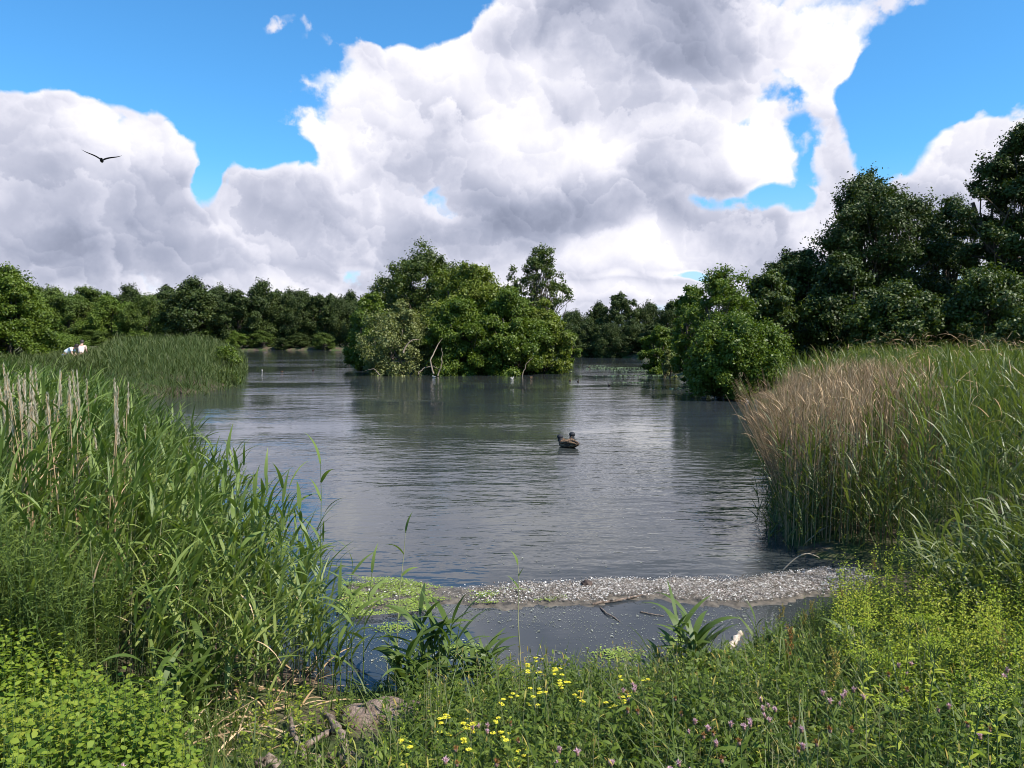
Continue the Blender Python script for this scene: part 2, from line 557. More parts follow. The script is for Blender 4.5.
def empty(name, loc=(0, 0, 0), rz=0.0, scale=1.0):
    o = bpy.data.objects.new(name, None)
    o.empty_display_size = .1
    o.location = loc
    o.rotation_euler = (0, 0, rz)
    o.scale = (scale,) * 3 if np.isscalar(scale) else scale
    COL.objects.link(o)
    return o


def copy_tree(o, parent=None):
    c = o.copy(); COL.objects.link(c)
    if parent is not None:
        c.parent = parent
    for ch in list(o.children):
        copy_tree(ch, c)
    return c


ORD = ['first', 'second', 'third', 'fourth', 'fifth', 'sixth', 'seventh', 'eighth', 'ninth', 'tenth', 'eleventh', 'twelfth', 'thirteenth', 'fourteenth',
       'fifteenth', 'sixteenth', 'seventeenth', 'eighteenth', 'nineteenth', 'twentieth']


def ordinal(i):
    if i < 20:
        return ORD[i]
    tens, one = divmod(i + 1, 10)
    w = {2: 'twenty', 3: 'thirty', 4: 'forty', 5: 'fifty', 6: 'sixty'}[tens]
    return (w[:-1] + 'ieth') if one == 0 else w + '-' + ORD[one - 1]


def label_row(objs, text, cat, group):
    """Names the members of a row from the left; text has a {} for the ordinal."""
    objs = sorted(objs, key=lambda o: o.location.x / max(o.location.y, .1))
    for i, o in enumerate(objs):
        tag(o, text.format('leftmost' if i == 0 else 'rightmost' if i == len(objs) - 1 else ordinal(i) + ' from the left'), cat, group)


def inside(poly, x, y):
    poly = np.asarray(poly); x = np.asarray(x); y = np.asarray(y)
    res = np.zeros(x.shape, bool)
    n = len(poly)
    for i in range(n):
        x0, y0 = poly[i]; x1, y1 = poly[(i + 1) % n]
        c = ((y0 > y) != (y1 > y)) & (x < (x1 - x0) * (y - y0) / (y1 - y0 + 1e-12) + x0)
        res ^= c
    return res


def poly_dist(poly, x, y):
    d = np.full(np.shape(x), 1e9)
    n = len(poly)
    for i in range(n):
        a = np.array(poly[i]); b = np.array(poly[(i + 1) % n]); ab = b - a
        t = np.clip(((x - a[0]) * ab[0] + (y - a[1]) * ab[1]) / (ab @ ab + 1e-12), 0, 1)
        d = np.minimum(d, np.hypot(x - a[0] - t * ab[0], y - a[1] - t * ab[1]))
    return d


def sample(poly, n):
    """n random points in a polygon."""
    poly = np.asarray(poly); lo, hi = poly.min(0), poly.max(0)
    out = np.zeros((0, 2))
    while len(out) < n:
        p = rng.uniform(lo, hi, (n * 3, 2))
        out = np.concatenate([out, p[inside(poly, p[:, 0], p[:, 1])]])
    return out[:n]


def PD(pairs):
    return [at_d(px, d) for px, d in pairs]


def px_of(x, y):
    return 512 + F_PX * x / y


# ------------------------------------------------------------------ the lie of the land
LAKE = [on_z(*p) for p in [(352, 692), (300, 672), (262, 640), (215, 570), (170, 480), (120, 425), (60, 408), (60, 400), (150, 397), (215, 391), (243, 381), (246, 368), (225, 360), (150, 355), (120, 352.5), (240, 350.2), (348, 350.2)]] \
    + [on_z(352, 350.3), at_d(470, 150), at_d(560, 112), on_z(640, 358.5), on_z(645, 366), on_z(668, 373), on_z(690, 385), on_z(712, 397), on_z(800, 407), at_d(800, 24), at_d(785, 15), at_d(782, 9.2), on_z(800, 560), on_z(868, 570)] \
    + [on_z(p[0], p[1]) for p in [(868, 590), (812, 622), (752, 652), (690, 668), (610, 682), (520, 688), (430, 692)]]
ISLAND = [on_z(*p) for p in [(356, 367), (382, 371.5), (430, 373), (500, 373), (540, 371.5), (560, 367.5), (566, 363)]] + [at_d(560, 84), at_d(480, 90), at_d(380, 86), at_d(345, 76)]


def ground_z(x, y):
    x = np.asarray(x, float); y = np.asarray(y, float)
    d = poly_dist(LAKE, x, y)
    land = ~inside(LAKE, x, y)
    rise = np.where(np.hypot(x, y) < 30, .60, 1.2)
    near = np.minimum(d * .19, .62)
    far = np.minimum(d * .35, .7) + np.clip((d - 20) * .02, 0, 3.0)
    k = np.clip((np.hypot(x, y) - 7) / 15, 0, 1)
    z = np.where(land, near * (1 - k) + far * k + .01, -np.minimum(d * .35, .7))
    di = poly_dist(ISLAND, x, y)
    isl = inside(ISLAND, x, y)
    z = np.where(isl, np.minimum(di * .3, .5) + .02, np.where(land, z, np.minimum(z, -np.minimum(di * .3, .6))))
    z = z + .035 * (np.sin(x * 2.1 + 1.3 * np.sin(y * 1.7)) * np.cos(y * 1.9 + x * .6)) * np.clip(d * 2, 0, 1)
    return z


def build_ground():
    rad = np.concatenate([[0.02], np.geomspace(.6, 14, 110), np.geomspace(14.4, 260, 190), np.geomspace(275, 4000, 30)])
    # finer bearings in front
    a = np.concatenate([np.linspace(-50, 50, 420), np.linspace(52, 308, 100)]) * np.pi / 180
    rr, aa = np.meshgrid(rad, a, indexing='ij')
    x, y = rr * np.sin(aa), rr * np.cos(aa)
    z = ground_z(x, y)
    nr, na = rr.shape
    i = np.arange(nr - 1)[:, None] * na + np.arange(na)[None, :]
    j = np.arange(nr - 1)[:, None] * na + (np.arange(na)[None, :] + 1) % na
    f = np.stack([i, i + na, j + na, j], -1).reshape(-1, 4)
    o = mk('ground', np.stack([x, y, z], -1).reshape(-1, 3), [f], M['ground'], smooth=True)
    tag(o, kind='structure')


build_ground()
wv = np.array([[-420, 3.2, 0], [420, 3.2, 0], [420, 420, 0], [-420, 420, 0]], float)
tag(mk('lake_water', wv, [np.array([[0, 1, 2, 3]])], M['water']), kind='structure')

# the bar of gravel and washed-up litter that cuts off the lagoon
BAR = [on_z(*p) for p in [(352, 584), (400, 583), (445, 589), (500, 583), (580, 581), (660, 580), (740, 578), (800, 572), (868, 566), (880, 590), (800, 600), (740, 607), (660, 600), (600, 606), (520, 607), (450, 604), (400, 611), (345, 612)]]


def wobble(x, y):
    return .05 * np.sin(x * 3.1 + 2 * np.sin(y * 4)) + .035 * np.sin(x * 7.3 + y * 7) + .022 * np.sin(x * 19 - y * 13) + .015 * np.sin(x * 47 + y * 31)


def build_bar():
    p = np.array(BAR); lo, hi = p.min(0) - .25, p.max(0) + .25
    nx, ny = 230, 90
    xs, ys = np.linspace(lo[0], hi[0], nx), np.linspace(lo[1], hi[1], ny)
    x, y = np.meshgrid(xs, ys, indexing='ij')
    d = poly_dist(BAR, x, y) * np.where(inside(BAR, x, y), 1, -1)
    d = d + wobble(x, y)
    z = np.clip(d * .22, -.12, .022) + .004 * np.sin(x * 40 + y * 17)
    i = (np.arange(nx - 1)[:, None] * ny + np.arange(ny - 1)[None, :])
    f = np.stack([i, i + ny, i + ny + 1, i + 1], -1).reshape(-1, 4)
    tag(mk('gravel_bar', np.stack([x, y, z], -1).reshape(-1, 3), [f], M['mud'], smooth=True), kind='structure')
    # chips lying on it
    pts = sample(BAR, 60000)
    dd = poly_dist(BAR, pts[:, 0], pts[:, 1]) + wobble(pts[:, 0], pts[:, 1]) - .02
    pxs = px_of(pts[:, 0], pts[:, 1])
    keep = (rng.uniform(size=len(pts)) < np.clip((pxs - 430) / 170, .10, 1)) & (rng.uniform(size=len(pts)) < np.clip(.05 + dd * 5, 0, .9)) & (dd > 0)
    pts = pts[keep]
    n = len(pts)
    g = Geo()
    pos = np.column_stack([pts, np.full(n, .030) + rng.uniform(0, .014, n)])
    nor = np.column_stack([rng.normal(0, .25, n), rng.normal(0, .25, n), np.ones(n)])
    leaflets(g, pos, nor, rng.uniform(.006, .016, n) * rng.choice([1, 1, 1, 1, 1, 2.2], n), .5)
    # small stones among them
    m = 1500
    q = sample(BAR, m)
    q = q[rng.uniform(size=m) < np.clip((px_of(q[:, 0], q[:, 1]) - 430) / 170, .1, 1)]
    m = len(q)
    s = rng.uniform(.004, .011, m)
    octv = np.array([[1, 0, 0], [0, 1, 0], [-1, 0, 0], [0, -1, 0], [0, 0, .6], [0, 0, -.6]])
    octf = np.array([[0, 1, 4], [1, 2, 4], [2, 3, 4], [3, 0, 4], [1, 0, 5], [2, 1, 5], [3, 2, 5], [0, 3, 5]])
    jig = 1 + rng.uniform(-.25, .25, (m, 6, 1))
    v = octv[None] * s[:, None, None] * jig + np.column_stack([q, np.full(m, .03)])[:, None]
    g.add(v, (octf[None] + np.arange(m)[:, None, None] * 6).reshape(-1, 3))
    tag(g.build('gravel', M['chips']), 'pale gravel and washed-up leaf litter heaped along the bar', 'gravel', kind='stuff')
    # green algae, thick at the left end
    pl = [on_z(*p) for p in [(340, 580), (400, 581), (450, 588), (520, 592), (600, 603), (520, 607), (460, 606), (440, 612), (400, 617), (335, 622)]]
    pts = sample(pl, 15000)
    pxs = px_of(pts[:, 0], pts[:, 1])
    nz = np.sin(pts[:, 0] * 9 + 3 * np.sin(pts[:, 1] * 7)) * np.sin(pts[:, 1] * 13 + 2 * pts[:, 0]) + rng.normal(0, .3, len(pts))
    pts = pts[nz > np.interp(pxs, [340, 420, 460, 600], [-.35, -.05, .55, .9])]
    n = len(pts)
    g = Geo()
    leaflets(g, np.column_stack([pts, np.full(n, .031) + rng.uniform(0, .006, n)]), np.column_stack([rng.normal(0, .2, n), rng.normal(0, .2, n), np.ones(n)]), rng.uniform(.008, .024, n), .8)
    tag(g.build('floating_algae', M['duckweed']), 'lime green algae mat at the left end of the gravel bar', 'algae', kind='stuff')
    # specks adrift on the lagoon and before the bar
    lag = [on_z(*p) for p in [(350, 612), (450, 606), (600, 607), (740, 608), (830, 600), (812, 622), (752, 655), (690, 668), (610, 682), (520, 688), (430, 692), (330, 688)]]
    pts = sample(lag, 9000)
    nz = np.sin(pts[:, 0] * 3.1 + 2 * np.sin(pts[:, 1] * 4.1)) + np.sin(pts[:, 1] * 6 + pts[:, 0]) + rng.normal(0, 1.1, len(pts))
    pts = pts[nz > .3]
    n = len(pts)
    g = Geo()
    leaflets(g, np.column_stack([pts, np.full(n, .004)]), np.column_stack([rng.normal(0, .05, n), rng.normal(0, .05, n), np.ones(n)]), rng.choice([.007, .009, .014, .03], n, p=[.45, .35, .17, .03]), .7)
    lag2 = [on_z(*p) for p in [(460, 583), (460, 470), (760, 450), (770, 560), (700, 577)]]
    pts = sample(lag2, 260)
    n = len(pts)
    leaflets(g, np.column_stack([pts, np.full(n, .006)]), np.column_stack([np.zeros(n), np.zeros(n), np.ones(n)]), rng.uniform(.012, .03, n), .6)
    tag(g.build('floating_debris', M['speck']), 'tiny pale specks of debris drifting on the lagoon', 'debris', kind='stuff')
    # two small green rafts in the lagoon
    g = Geo()
    for (px, py, rx, ry, n) in ((465, 650, .20, .12, 500), (395, 628, .16, .1, 300), (618, 655, .2, .14, 400), (680, 640, .12, .08, 150)):
        c = on_z(px, py)
        q = rng.normal(0, .5, (n, 2)) * (rx, ry) + c
        leaflets(g, np.column_stack([q, np.full(n, .008)]), np.column_stack([rng.normal(0, .1, n), rng.normal(0, .1, n), np.ones(n)]), rng.uniform(.01, .025, n), .8)
    tag(g.build('water_weed', M['duckweed']), 'loose patches of green weed floating on the dark lagoon', 'water weed', kind='stuff')


build_bar()

# ------------------------------------------------------------------ trees


def tree_mesh(H, W, leaf, n_clump, per, flat=.75, base=.12, trunk_r=None, seed=0, squash=1.0, clump=(.16, .30), spiky=0.0, irregular=.25, up=.35, open_=0.0, stems=1, limb=None):
    """A trunk with limbs to each leaf clump, and a crown of clumps of small leaves. Returns (trunk Geo, crown Geo)."""
    global rng
    keep = rng
    rng = np.random.default_rng(seed)
    tr, cr = Geo(), Geo()
    R_ = W / 2
    z0, z1 = H * base, H
    cz, rz = (z0 + z1) / 2, (z1 - z0) / 2
    # clump centres: mostly in the outer shell of a dome that reaches down to the base
    q = (np.arange(n_clump) + rng.uniform(0, 1, n_clump)) / n_clump
    hgt = q ** .85
    th = np.arange(n_clump) * 2.39996 + rng.normal(0, .5, n_clump)
    top_ = np.clip((hgt - .38) / .62, 0, 1)
    prof = np.where(hgt > .38, np.sqrt(1 - top_ ** 2.2), .80 + .20 * hgt / .38 * 1.0 + (flat - .75) * .5 * (1 - hgt / .38))
    shell = rng.uniform(.12, 1.0, n_clump) ** .5
    lump = 1 + irregular * .8 * np.sin(th * 2 + seed) * np.cos(hgt * 7 + seed * 1.7) + irregular * .45 * rng.normal(size=n_clump)
    rr = rng.uniform(clump[0], clump[1], n_clump) * R_ * 1.15
    rad = np.maximum(R_ * prof - rr * .55, .05 * R_) * shell * np.clip(lump, .5, 1.3)
    c = np.column_stack([np.cos(th) * rad, np.sin(th) * rad * squash, z0 + hgt * (z1 - z0 - rr * .6) * np.clip(1 + irregular * .25 * rng.normal(size=n_clump), .7, 1.08)])
    u = np.column_stack([np.cos(th), np.sin(th), hgt - .3])
    # leaves
    per = int(per * 2.0)
    tot = n_clump * per
    idx = np.repeat(np.arange(n_clump), per)
    nsp = 9                                           # sprays in each clump
    sd_ = rand_dir(n_clump * nsp); sr_ = rng.uniform(.35, 1.05, n_clump * nsp)
    si = idx * nsp + rng.integers(0, nsp, tot)
    d = sd_[si] * sr_[si][:, None] + rng.normal(0, .27, (tot, 3))
    r = np.linalg.norm(d, axis=1); d /= r[:, None] + 1e-9
    sub = 1.0
    pos = c[idx] + d * (rr[idx] * r * sub)[:, None] * np.array([1, 1, .8])
    if spiky:
        m = rng.uniform(size=tot) < spiky
        pos[m] += d[m] * (rr[idx][m] * rng.uniform(.05, .45, m.sum()))[:, None] + np.array([0, 0, .15]) * rr[idx][m][:, None]
    pos[:, 2] = np.maximum(pos[:, 2], .03)
    nor = d * .7 + rng.normal(size=(tot, 3)) * .6 + np.array([0, 0, up])
    leaflets(cr, pos, nor, leaf * rng.uniform(.6, 1.25, tot), .62)
    # trunk and limbs
    tr_r = trunk_r or H * .022
    tips = []
    for s in range(stems):
        ph = s * 2.4 + seed
        lean = (0 if stems == 1 else .22 * W) * np.array([math.cos(ph), math.sin(ph) * squash])
        top = np.array([lean[0] + rng.normal(0, .03) * H, lean[1] + rng.normal(0, .03) * H, H * .72])
        K = 7
        t = np.linspace(0, 1, K)[:, None]
        path = top * t + np.array([0, 0, 0]) + np.column_stack([np.sin(t[:, 0] * 4 + seed) * .02 * H, np.cos(t[:, 0] * 3 + seed) * .02 * H, t[:, 0] * 0]) * t
        path[0, 2] = -.15
        tubes(tr, path[None], np.linspace(tr_r, tr_r * .35, K)[None], 8)
        tips.append(path)
    lc = np.arange(n_clump) if limb is None else rng.permutation(n_clump)[:limb]
    for k in lc:
        path = tips[k % stems]
        j = int(np.clip(rng.integers(1, 5), 1, 5))
        while j > 1 and path[j, 2] > c[k, 2]:
            j -= 1
        a, b = path[j], c[k] + u[k] * rr[k] * .4
        t = np.linspace(0, 1, 5)[:, None]
        mid = a * (1 - t) + b * t + np.array([0, 0, 1.0]) * (np.sin(t * np.pi) * (b - a)[2] * -.12) + np.sin(t * np.pi) * rng.normal(0, .03 * H, 3)
        tubes(tr, mid[None], (np.linspace(tr_r * .38, tr_r * .07, 5))[None], 5)
    rng = keep
    return tr, cr


def make_tree(name, loc, mat, bark='bark', rz=0.0, scale=1.0, dense=1.5, **kw):
    if 'open_' not in kw or kw['open_'] < .6:
        kw['n_clump'] = int(kw['n_clump'] * dense)
        kw['limb'] = int(kw['n_clump'] * .6)
        kw['clump'] = tuple(x * .86 for x in kw.get('clump', (.16, .30)))
    tr, cr = tree_mesh(**kw)
    o = empty(name, loc, rz, scale)
    tr.build('trunk', M[bark], o, True)
    cr.build('crown', M[mat], o)
    return o


def gz(x, y):
    return float(ground_z(np.array([x]), np.array([y]))[0])


def stand(px, dist, dz=-.1):
    x, y = at_d(px, dist)
    return (x, y, gz(x, y) + dz)


# the island
def island_tree(name, px, dist, top, wpx, mat, label, cat, seed, bark='bark', **kw):
    loc = stand(px, dist)
    H = z_at(top, dist) - loc[2]
    W = wpx / F_PX * dist
    args = dict(H=H, W=W, leaf=.17, n_clump=34, per=420, seed=seed, base=.02, stems=3, flat=.9)
    args.update(kw)
    o = make_tree(name, loc, mat, bark, **args)
    return tag(o, label, cat, 'trees and bushes crowding the island')


island_tree('island_oak', 425, 66, 248, 84, 'oak', 'tall dark oak rising above the left half of the island', 'tree', 11, base=.42, n_clump=26, per=380, stems=1, flat=.6, clump=(.18, .32), irregular=.3, leaf=.19)
island_tree('open_topped_tree', 541, 66, 250, 52, 'oak', 'thin dark tree with gaps in its crown behind the island bushes', 'tree', 12, base=.40, n_clump=90, per=62, stems=1, flat=.7, clump=(.10, .20), irregular=.6, open_=.9, spiky=.5, leaf=.19, trunk_r=.13)
island_tree('dead_topped_tree', 513, 65, 268, 22, 'oak', 'small ragged treetop just left of the thin open-crowned tree', 'tree', 13, base=.6, n_clump=22, per=26, stems=1, clump=(.15, .3), irregular=.6, open_=.9, spiky=.5, leaf=.17, trunk_r=.10)
island_tree('island_willow', 468, 56.5, 262, 95, 'willow', 'bright round willow in the middle of the island, its highest green crown', 'tree', 14, n_clump=46, per=560)
island_tree('island_bush', 400, 53, 308, 90, 'grey_willow', 'pale yellowish willow bush with bare twigs at the island waterline', 'bush', 15, bark='pale_bark', n_clump=30, per=330, clump=(.14, .26), spiky=.15, open_=.5)
island_tree('island_bush', 371, 60, 298, 52, 'bushy', 'leafy green bush at the left tip of the island', 'bush', 16)
island_tree('island_bush', 386, 70, 282, 66, 'oak', 'dark green bush behind the left tip of the island', 'bush', 17)
island_tree('island_bush', 462, 52.5, 300, 80, 'bushy', 'dense mid-green bush overhanging the water at the island centre', 'bush', 18, n_clump=42, per=480)
island_tree('island_bush', 508, 52.8, 293, 84, 'bushy', 'broad rounded bush right of centre on the island waterline', 'bush', 19, n_clump=42, per=480)
island_tree('island_bush', 543, 54.5, 303, 60, 'willow', 'sunlit light green bush forming the right end of the island', 'bush', 20)
island_tree('island_bush', 568, 76, 330, 26, 'bushy', 'low bush trailing into the water behind the island right end', 'bush', 21, n_clump=18)
island_tree('island_bush', 362, 78, 318, 26, 'bushy', 'low bush behind the far left end of the island', 'bush', 22, n_clump=18)
island_tree('island_bush', 440, 72, 285, 110, 'oak', 'dark thicket filling the back of the island under the oak', 'bush', 23, n_clump=40)
island_tree('island_bush', 525, 71, 300, 80, 'oak', 'dark thicket behind the right half of the island', 'bush', 24, n_clump=30)


# pale bare limbs showing at the island's foot
def bare_limb(name, px, py, dist, pts, r, label):
    x, y = at_d(px, dist)
    z = z_at(py, dist)
    g = Geo()
    P_ = np.array([[a / F_PX * dist, dd, -b / F_PX * dist] for a, b, dd in pts])
    t = np.linspace(0, 1, len(P_)); tt = np.linspace(0, 1, 14)
    Q = np.column_stack([np.interp(tt, t, P_[:, k]) for k in range(3)])
    Q += rng.normal(0, .02, Q.shape)
    tubes(g, Q[None], np.linspace(r, r * .25, 14)[None] * .62, 6)
    o = g.build(name, M['pale_bark'], smooth=True, loc=(x, y, z))
    return tag(o, label, 'dead branch')


bare_limb('dead_branch', 403, 353, 49.6, [(0, 0, 0), (3, -8, .2), (9, -13, .3), (15, -14, .6)], .10, 'pale bare branch arching out of the island bush')
bare_limb('dead_branch', 433, 372, 49.6, [(0, 2, 0), (-3, -12, .3), (2, -24, .8), (8, -34, 1.4)], .10, 'pale bare branch standing at the island waterline')
bare_limb('dead_branch', 418, 371, 49.8, [(0, 3, 0), (5, -3, .2), (14, -5, .3), (22, -1, .2)], .07, 'bleached low branch lying across the island shore')

bare_limb('dead_branch', 438, 374, 49.8, [(0, 2, 0), (4, -12, .2), (3, -26, .5)], .08, 'pale upright stub beside the bare branch at the waterline')
bare_limb('dead_branch', 380, 372, 50.5, [(0, 3, 0), (-6, -3, 0), (-16, -1, .2)], .07, 'grey limb drooping into the water at the island left end')
bare_limb('dead_branch', 522, 374, 50.2, [(0, 3, 0), (4, -10, .2), (12, -17, .5)], .06, 'thin bare limb showing at the right half of the island shore')

# the right bank
RB = 'trees and bushes along the right bank'


def bank_tree(name, px, dist, top, wpx, mat, label, cat, seed, **kw):
    loc = stand(px, dist)
    H = z_at(top, dist) - loc[2]
    W = wpx / F_PX * dist
    args = dict(H=H, W=W, leaf=.15, n_clump=40, per=420, seed=seed, base=.02, stems=3, flat=.85)
    args.update(kw)
    return tag(make_tree(name, loc, mat, **args), label, cat, RB)


bank_tree('willow_bush', 737, 31, 316, 102, 'bushy', 'rounded light green willow bush leaning over the right shore', 'bush', 31, leaf=.11, n_clump=60, per=560, spiky=.15)
bank_tree('bank_tree', 722, 37, 270, 76, 'bushy', 'taller tree with a feathery top right behind the willow bush', 'tree', 32, leaf=.13, n_clump=46, per=120, base=.2, spiky=.4, irregular=.5, stems=2, clump=(.12, .24))
bank_tree('bank_tree', 690, 44, 290, 52, 'bushy', 'slim green tree left of the feathery topped tree', 'tree', 33, leaf=.15, base=.08, n_clump=26, irregular=.35)
bank_tree('bank_bush', 660, 55, 328, 44, 'bushy', 'bushy green shrub at the narrow end of the channel', 'bush', 34, leaf=.17, n_clump=24)
bank_tree('bank_bush', 668, 48, 352, 22, 'grey_willow', 'low brownish tussock by the channel mouth', 'bush', 35, leaf=.12, n_clump=12, per=260)
bank_tree('bank_bush', 690, 42, 352, 20, 'willow', 'small light green tussock beside the willow bush', 'bush', 36, leaf=.11, n_clump=12, per=260)
bank_tree('great_oak', 868, 46, 178, 158, 'shade_oak', 'broad dark oak with a spreading layered crown on the right bank', 'tree', 37, leaf=.165, n_clump=70, per=420, base=.12, flat=1.15, irregular=.28, clump=(.13, .24), stems=2, spiky=.06)
bank_tree('dark_tree', 1018, 42, 130, 130, 'shade_oak', 'tallest dark tree at the right edge with a ragged top', 'tree', 38, leaf=.165, n_clump=70, per=420, base=.1, flat=.8, irregular=.25, clump=(.13, .22), stems=2)
bank_tree('dark_tree', 795, 47, 252, 86, 'shade_oak', 'dark rounded tree filling the gap left of the broad oak', 'tree', 39, leaf=.165, n_clump=50)
bank_tree('dark_tree', 946, 50, 205, 90, 'shade_oak', 'dark tree between the broad oak and the tallest tree', 'tree', 40, leaf=.165, n_clump=46)
bank_tree('bank_tree', 898, 36, 286, 100, 'oak', 'mid-green bush in front of the broad dark oak', 'bush', 41, leaf=.15, n_clump=46)
bank_tree('bank_tree', 985, 35, 268, 120, 'oak', 'mid-green bush below the tallest tree at right', 'bush', 42, leaf=.15, n_clump=46)
bank_tree('dark_tree', 770, 40, 278, 76, 'oak', 'dark bushy tree just right of the feathery topped tree', 'tree', 43, leaf=.16, n_clump=40)
bank_tree('dark_tree', 838, 40, 262, 90, 'shade_oak', 'shaded dark bush at the foot of the broad oak', 'bush', 44, leaf=.17, n_clump=44)
bank_tree('dark_tree', 1110, 38, 150, 120, 'shade_oak', 'dark tree mostly cut off by the right edge', 'tree', 45, leaf=.2, n_clump=50)
bank_tree('bank_bush', 1060, 30, 300, 130, 'oak', 'leafy bush behind the reeds at the far right edge', 'bush', 46, leaf=.14, n_clump=46)

# the left bank
LB = 'trees on the left bank'
loc = stand(8, 46)
tag(make_tree('alder_tree', loc, 'bushy', H=z_at(272, 46) - loc[2], W=90 / F_PX * 46, leaf=.15, n_clump=50, per=480, seed=51, base=.03, stems=3, flat=.9), 'nearer bushy green tree at the left edge above the reeds', 'tree', LB)
loc = stand(-70, 44)
tag(make_tree('alder_tree', loc, 'oak', H=z_at(262, 44) - loc[2], W=100 / F_PX * 44, leaf=.15, n_clump=44, per=420, seed=52, base=.03, stems=3), 'dark green tree mostly cut off by the left edge', 'tree', LB)

# the far shore: five kinds of crown, each copied with its own size and turn
FAR = []
for k, (mat, kw) in enumerate([
    ('far_leaf', dict(H=13, W=13, n_clump=44, base=.06)), ('far_dark', dict(H=13, W=12, n_clump=44, base=.08)), ('far_leaf', dict(H=12, W=15, n_clump=50, base=.05, flat=1.1)),
    ('far_dark', dict(H=14, W=11, n_clump=40, base=.06, irregular=.35)), ('far_lime', dict(H=12, W=12, n_clump=44, base=.02)), ('far_dark', dict(H=13, W=15, n_clump=50, base=.1, irregular=.3))]):
    o = make_tree('far_tree', (0, 0, 0), mat, leaf=.42, per=230, seed=60 + k, stems=1, clump=(.17, .30), **kw)
    FAR.append([o, False, kw['H'], kw['W']])


def far_tree(px, dist, top, wpx, kind, rz):
    e = FAR[kind]
    o = e[0] if not e[1] else copy_tree(e[0])
    e[1] = True
    x, y = at_d(px, dist)
    z = gz(x, y) - .2
    h = (z_at(top, dist) - z) / e[2]
    wd = wpx / F_PX * dist / e[3]
    o.location = (x, y, z); o.rotation_euler = (0, 0, rz); o.scale = (wd, wd, h)
    return o


row_front, row_back, row_low, row_right, row_rlow = [], [], [], [], []
r2 = random.Random(5)
for (px, top, w_, kind) in [(-95, 288, 60, 0), (-50, 290, 60, 2), (30, 291, 56, 4), (72, 294, 60, 0), (112, 297, 52, 4), (150, 296, 50, 2), (196, 282, 74, 1), (238, 290, 50, 3), (262, 286, 52, 1), (292, 292, 44, 5), (318, 294, 42, 3), (340, 298, 38, 5), (366, 300, 40, 1)]:
    row_front.append(far_tree(px, 186 + r2.uniform(-4, 4), top + r2.uniform(-1, 2), w_, kind, r2.uniform(0, 6)))
for (px, top, w_, kind) in [(-70, 286, 60, 0), (8, 286, 60, 0), (50, 287, 56, 2), (92, 287, 54, 0), (132, 288, 50, 1), (170, 286, 50, 3), (222, 286, 50, 5), (278, 290, 50, 3), (306, 295, 44, 1), (330, 296, 40, 3), (352, 296, 40, 1), (385, 300, 44, 3)]:
    row_back.append(far_tree(px, 206 + r2.uniform(-4, 4), top + r2.uniform(-1, 2), w_, kind, r2.uniform(0, 6)))
for (px, top, w_, kind) in [(60, 333, 36, 4), (98, 330, 40, 0), (140, 332, 34, 4), (176, 334, 30, 0), (205, 331, 30, 4), (236, 332, 24, 4), (262, 331, 30, 0), (300, 334, 28, 1), (324, 333, 24, 0), (282, 338, 20, 3)]:
    row_low.append(far_tree(px, 180 + r2.uniform(-2, 2), top, w_, kind, r2.uniform(0, 6)))
for (px, top, w_, kind) in [(574, 312, 42, 5), (598, 306, 38, 1), (620, 294, 44, 3), (648, 304, 40, 5), (672, 305, 40, 1), (700, 300, 44, 3), (735, 300, 50, 5)]:
    row_right.append(far_tree(px, 124 + r2.uniform(-3, 3), top, w_, kind, r2.uniform(0, 6)))
for (px, top, w_, kind) in [(566, 325, 34, 1), (590, 322, 34, 3), (612, 324, 32, 5), (632, 322, 30, 1), (655, 324, 34, 3)]:
    row_rlow.append(far_tree(px, 108 + (560 - px) * .09 + r2.uniform(-1, 1), top, w_ * 1.1, kind, r2.uniform(0, 6)))
label_row(row_front, 'broadleaf tree in the front of the far left treeline, {}', 'tree', 'front trees of the far left shore')
label_row(row_back, 'treetop showing over the front of the far left treeline, {}', 'tree', 'back trees of the far left shore')
label_row(row_low, 'low bush at the foot of the far left treeline, {}', 'bush', 'bushes along the far left shore')
label_row(row_right, 'tall dark tree in the gap right of the island, {}', 'tree', 'tall dark trees beyond the right channel')
label_row(row_rlow, 'low dark bush at the waterline right of the island, {}', 'bush', 'dark bushes beyond the right channel')

# ------------------------------------------------------------------ reeds


